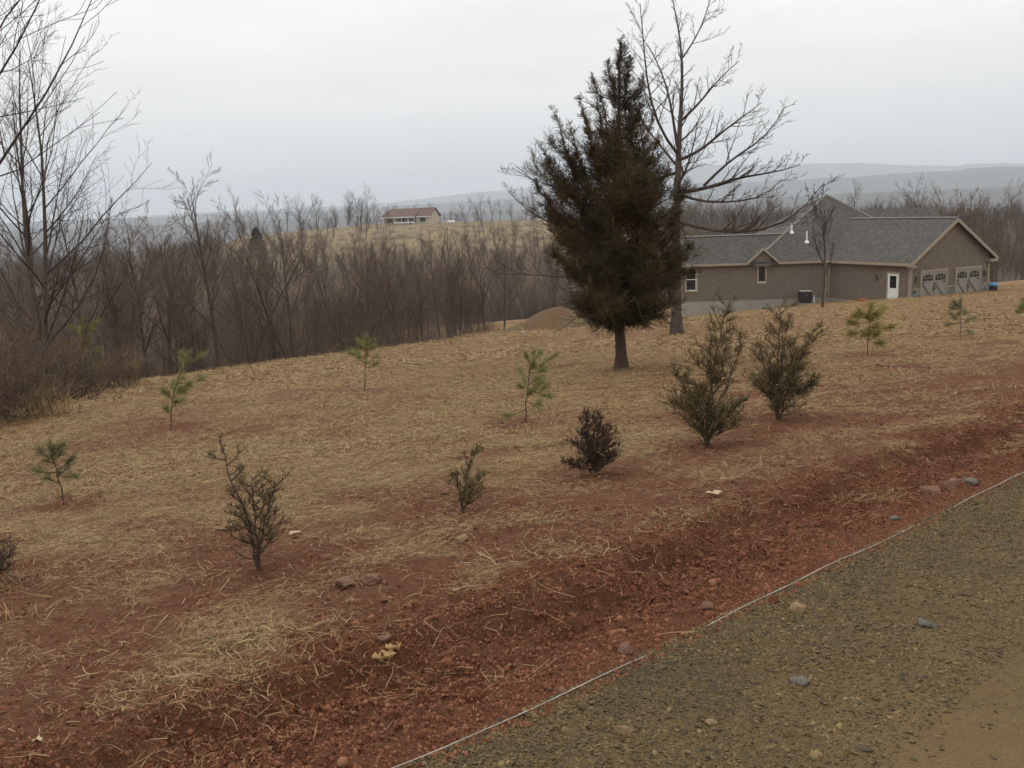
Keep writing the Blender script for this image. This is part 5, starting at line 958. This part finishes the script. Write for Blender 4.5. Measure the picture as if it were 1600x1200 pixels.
for u, lab in ((702, 'left of two white tanks right of the far house'), (708, 'right of two white tanks right of the far house')):
    b = far_at(u, 352, 296); z = at(u, 350, 296)[2]; a = Acc(); a.line([(-.75, 0, 0), (-.6, 0, 0), (0, 0, 0), (.6, 0, 0), (.75, 0, 0)], [0.05, .38, .42, .38, .05], 12); o = link('tank', a.mesh('tank', M_WHITE), None, (b[0], b[1], max(b[2] + .5, z))); o.rotation_euler.z = .5; tag(o, lab, 'tank', 'white tanks')
b = far_at(401, 376, 235); h = at(401, 356, 235)[2] - b[2]; o = thing('evergreen_tree', 'small dark evergreen at the left end of the far hilltop', 'tree', b); rng = np.random.default_rng(61); a, f = Acc(), Acc(); h = max(h, 3.0); a.line([(0, 0, -.5), (0, 0, h * .5), (0, 0, h * .95)], [.12, .08, .02], 6)
m_ = 1500; zf = rng.random(m_) ** 0.8; az = rng.uniform(0, 6.28, m_); rr = (1 - zf) ** 0.7 * h * 0.36 * np.sqrt(rng.random(m_)); f.diamonds(np.stack([np.cos(az) * rr, np.sin(az) * rr, .1 * h + zf * h * .88], 1), np.stack([np.cos(az), np.sin(az), 0.4 + 0 * az], 1) + rng.normal(size=(m_, 3)) * .4, 0.5, 0.10, rng); link('trunk', a.mesh('trunk', M_BARK), o); link('crown', f.mesh('crown', M_CEDAR, False), o)
FT = [(527, 322, 345, 'bare tree on the far hill well left of the pole, left of two'), (548, 328, 345, 'bare tree on the far hill well left of the pole, right of two'), (655, 317, 330, 'bare tree top sticking up behind the far house roof'), (640, 318, 332, 'thin bare tree behind the middle of the far house roof'), (705, 325, 312, 'bare tree standing by the white tanks'), (742, 325, 315, 'bare tree between the white tanks and the far tree group'), (770, 310, 310, 'tallest bare tree right of the far house'), (782, 312, 312, 'bare tree paired with the tallest right of the far house'), (800, 315, 315, 'bare tree left of the cedar on the far hilltop'), (822, 320, 312, 'bare tree on the far hilltop against the cedar'), (614, 340, 286, 'bare tree in front of the left end of the far house'), (660, 348, 285, 'small bare tree in front of the right end of the far house'), (590, 352, 270, 'small bare tree just right of the utility pole'), (690, 356, 265, 'small bare tree on the slope below the white tanks'), (762, 360, 262, 'small bare tree on the grassy slope left of the cedar'), (490, 352, 262, 'small bare tree at the left of the far hilltop')]
for k, (u, v, Y, lab) in enumerate(FT):
    b = far_at(u, 370, Y); zt = at(u, v, Y)[2]; q = max(zt - b[2], 3) / 8.2; o = link('bare_tree', WOODV[(k * 5) % 12], None, (b[0], b[1], b[2] - .1)); o.scale = (q, q, q); o.rotation_euler.z = k * 1.7; tag(o, lab, 'tree', 'bare trees on the far hill')

# ------------------------------------------------------------------ haze
me = pymesh('haze', boxv(-16000, 16000, -3000, 15500, -120, 520), BOXF, [])
hm = bpy.data.materials.new('haze'); hm.use_nodes = True; t = hm.node_tree; t.nodes.clear(); o_ = t.nodes.new('ShaderNodeOutputMaterial'); pv = t.nodes.new('ShaderNodeVolumePrincipled'); pv.inputs['Color'].default_value = (0.84, 0.915, 1.0, 1); pv.inputs['Density'].default_value = 0.00018; t.links.new(pv.outputs[0], o_.inputs['Volume'])
me.materials.append(hm); tag(link('haze', me), kind='stuff')
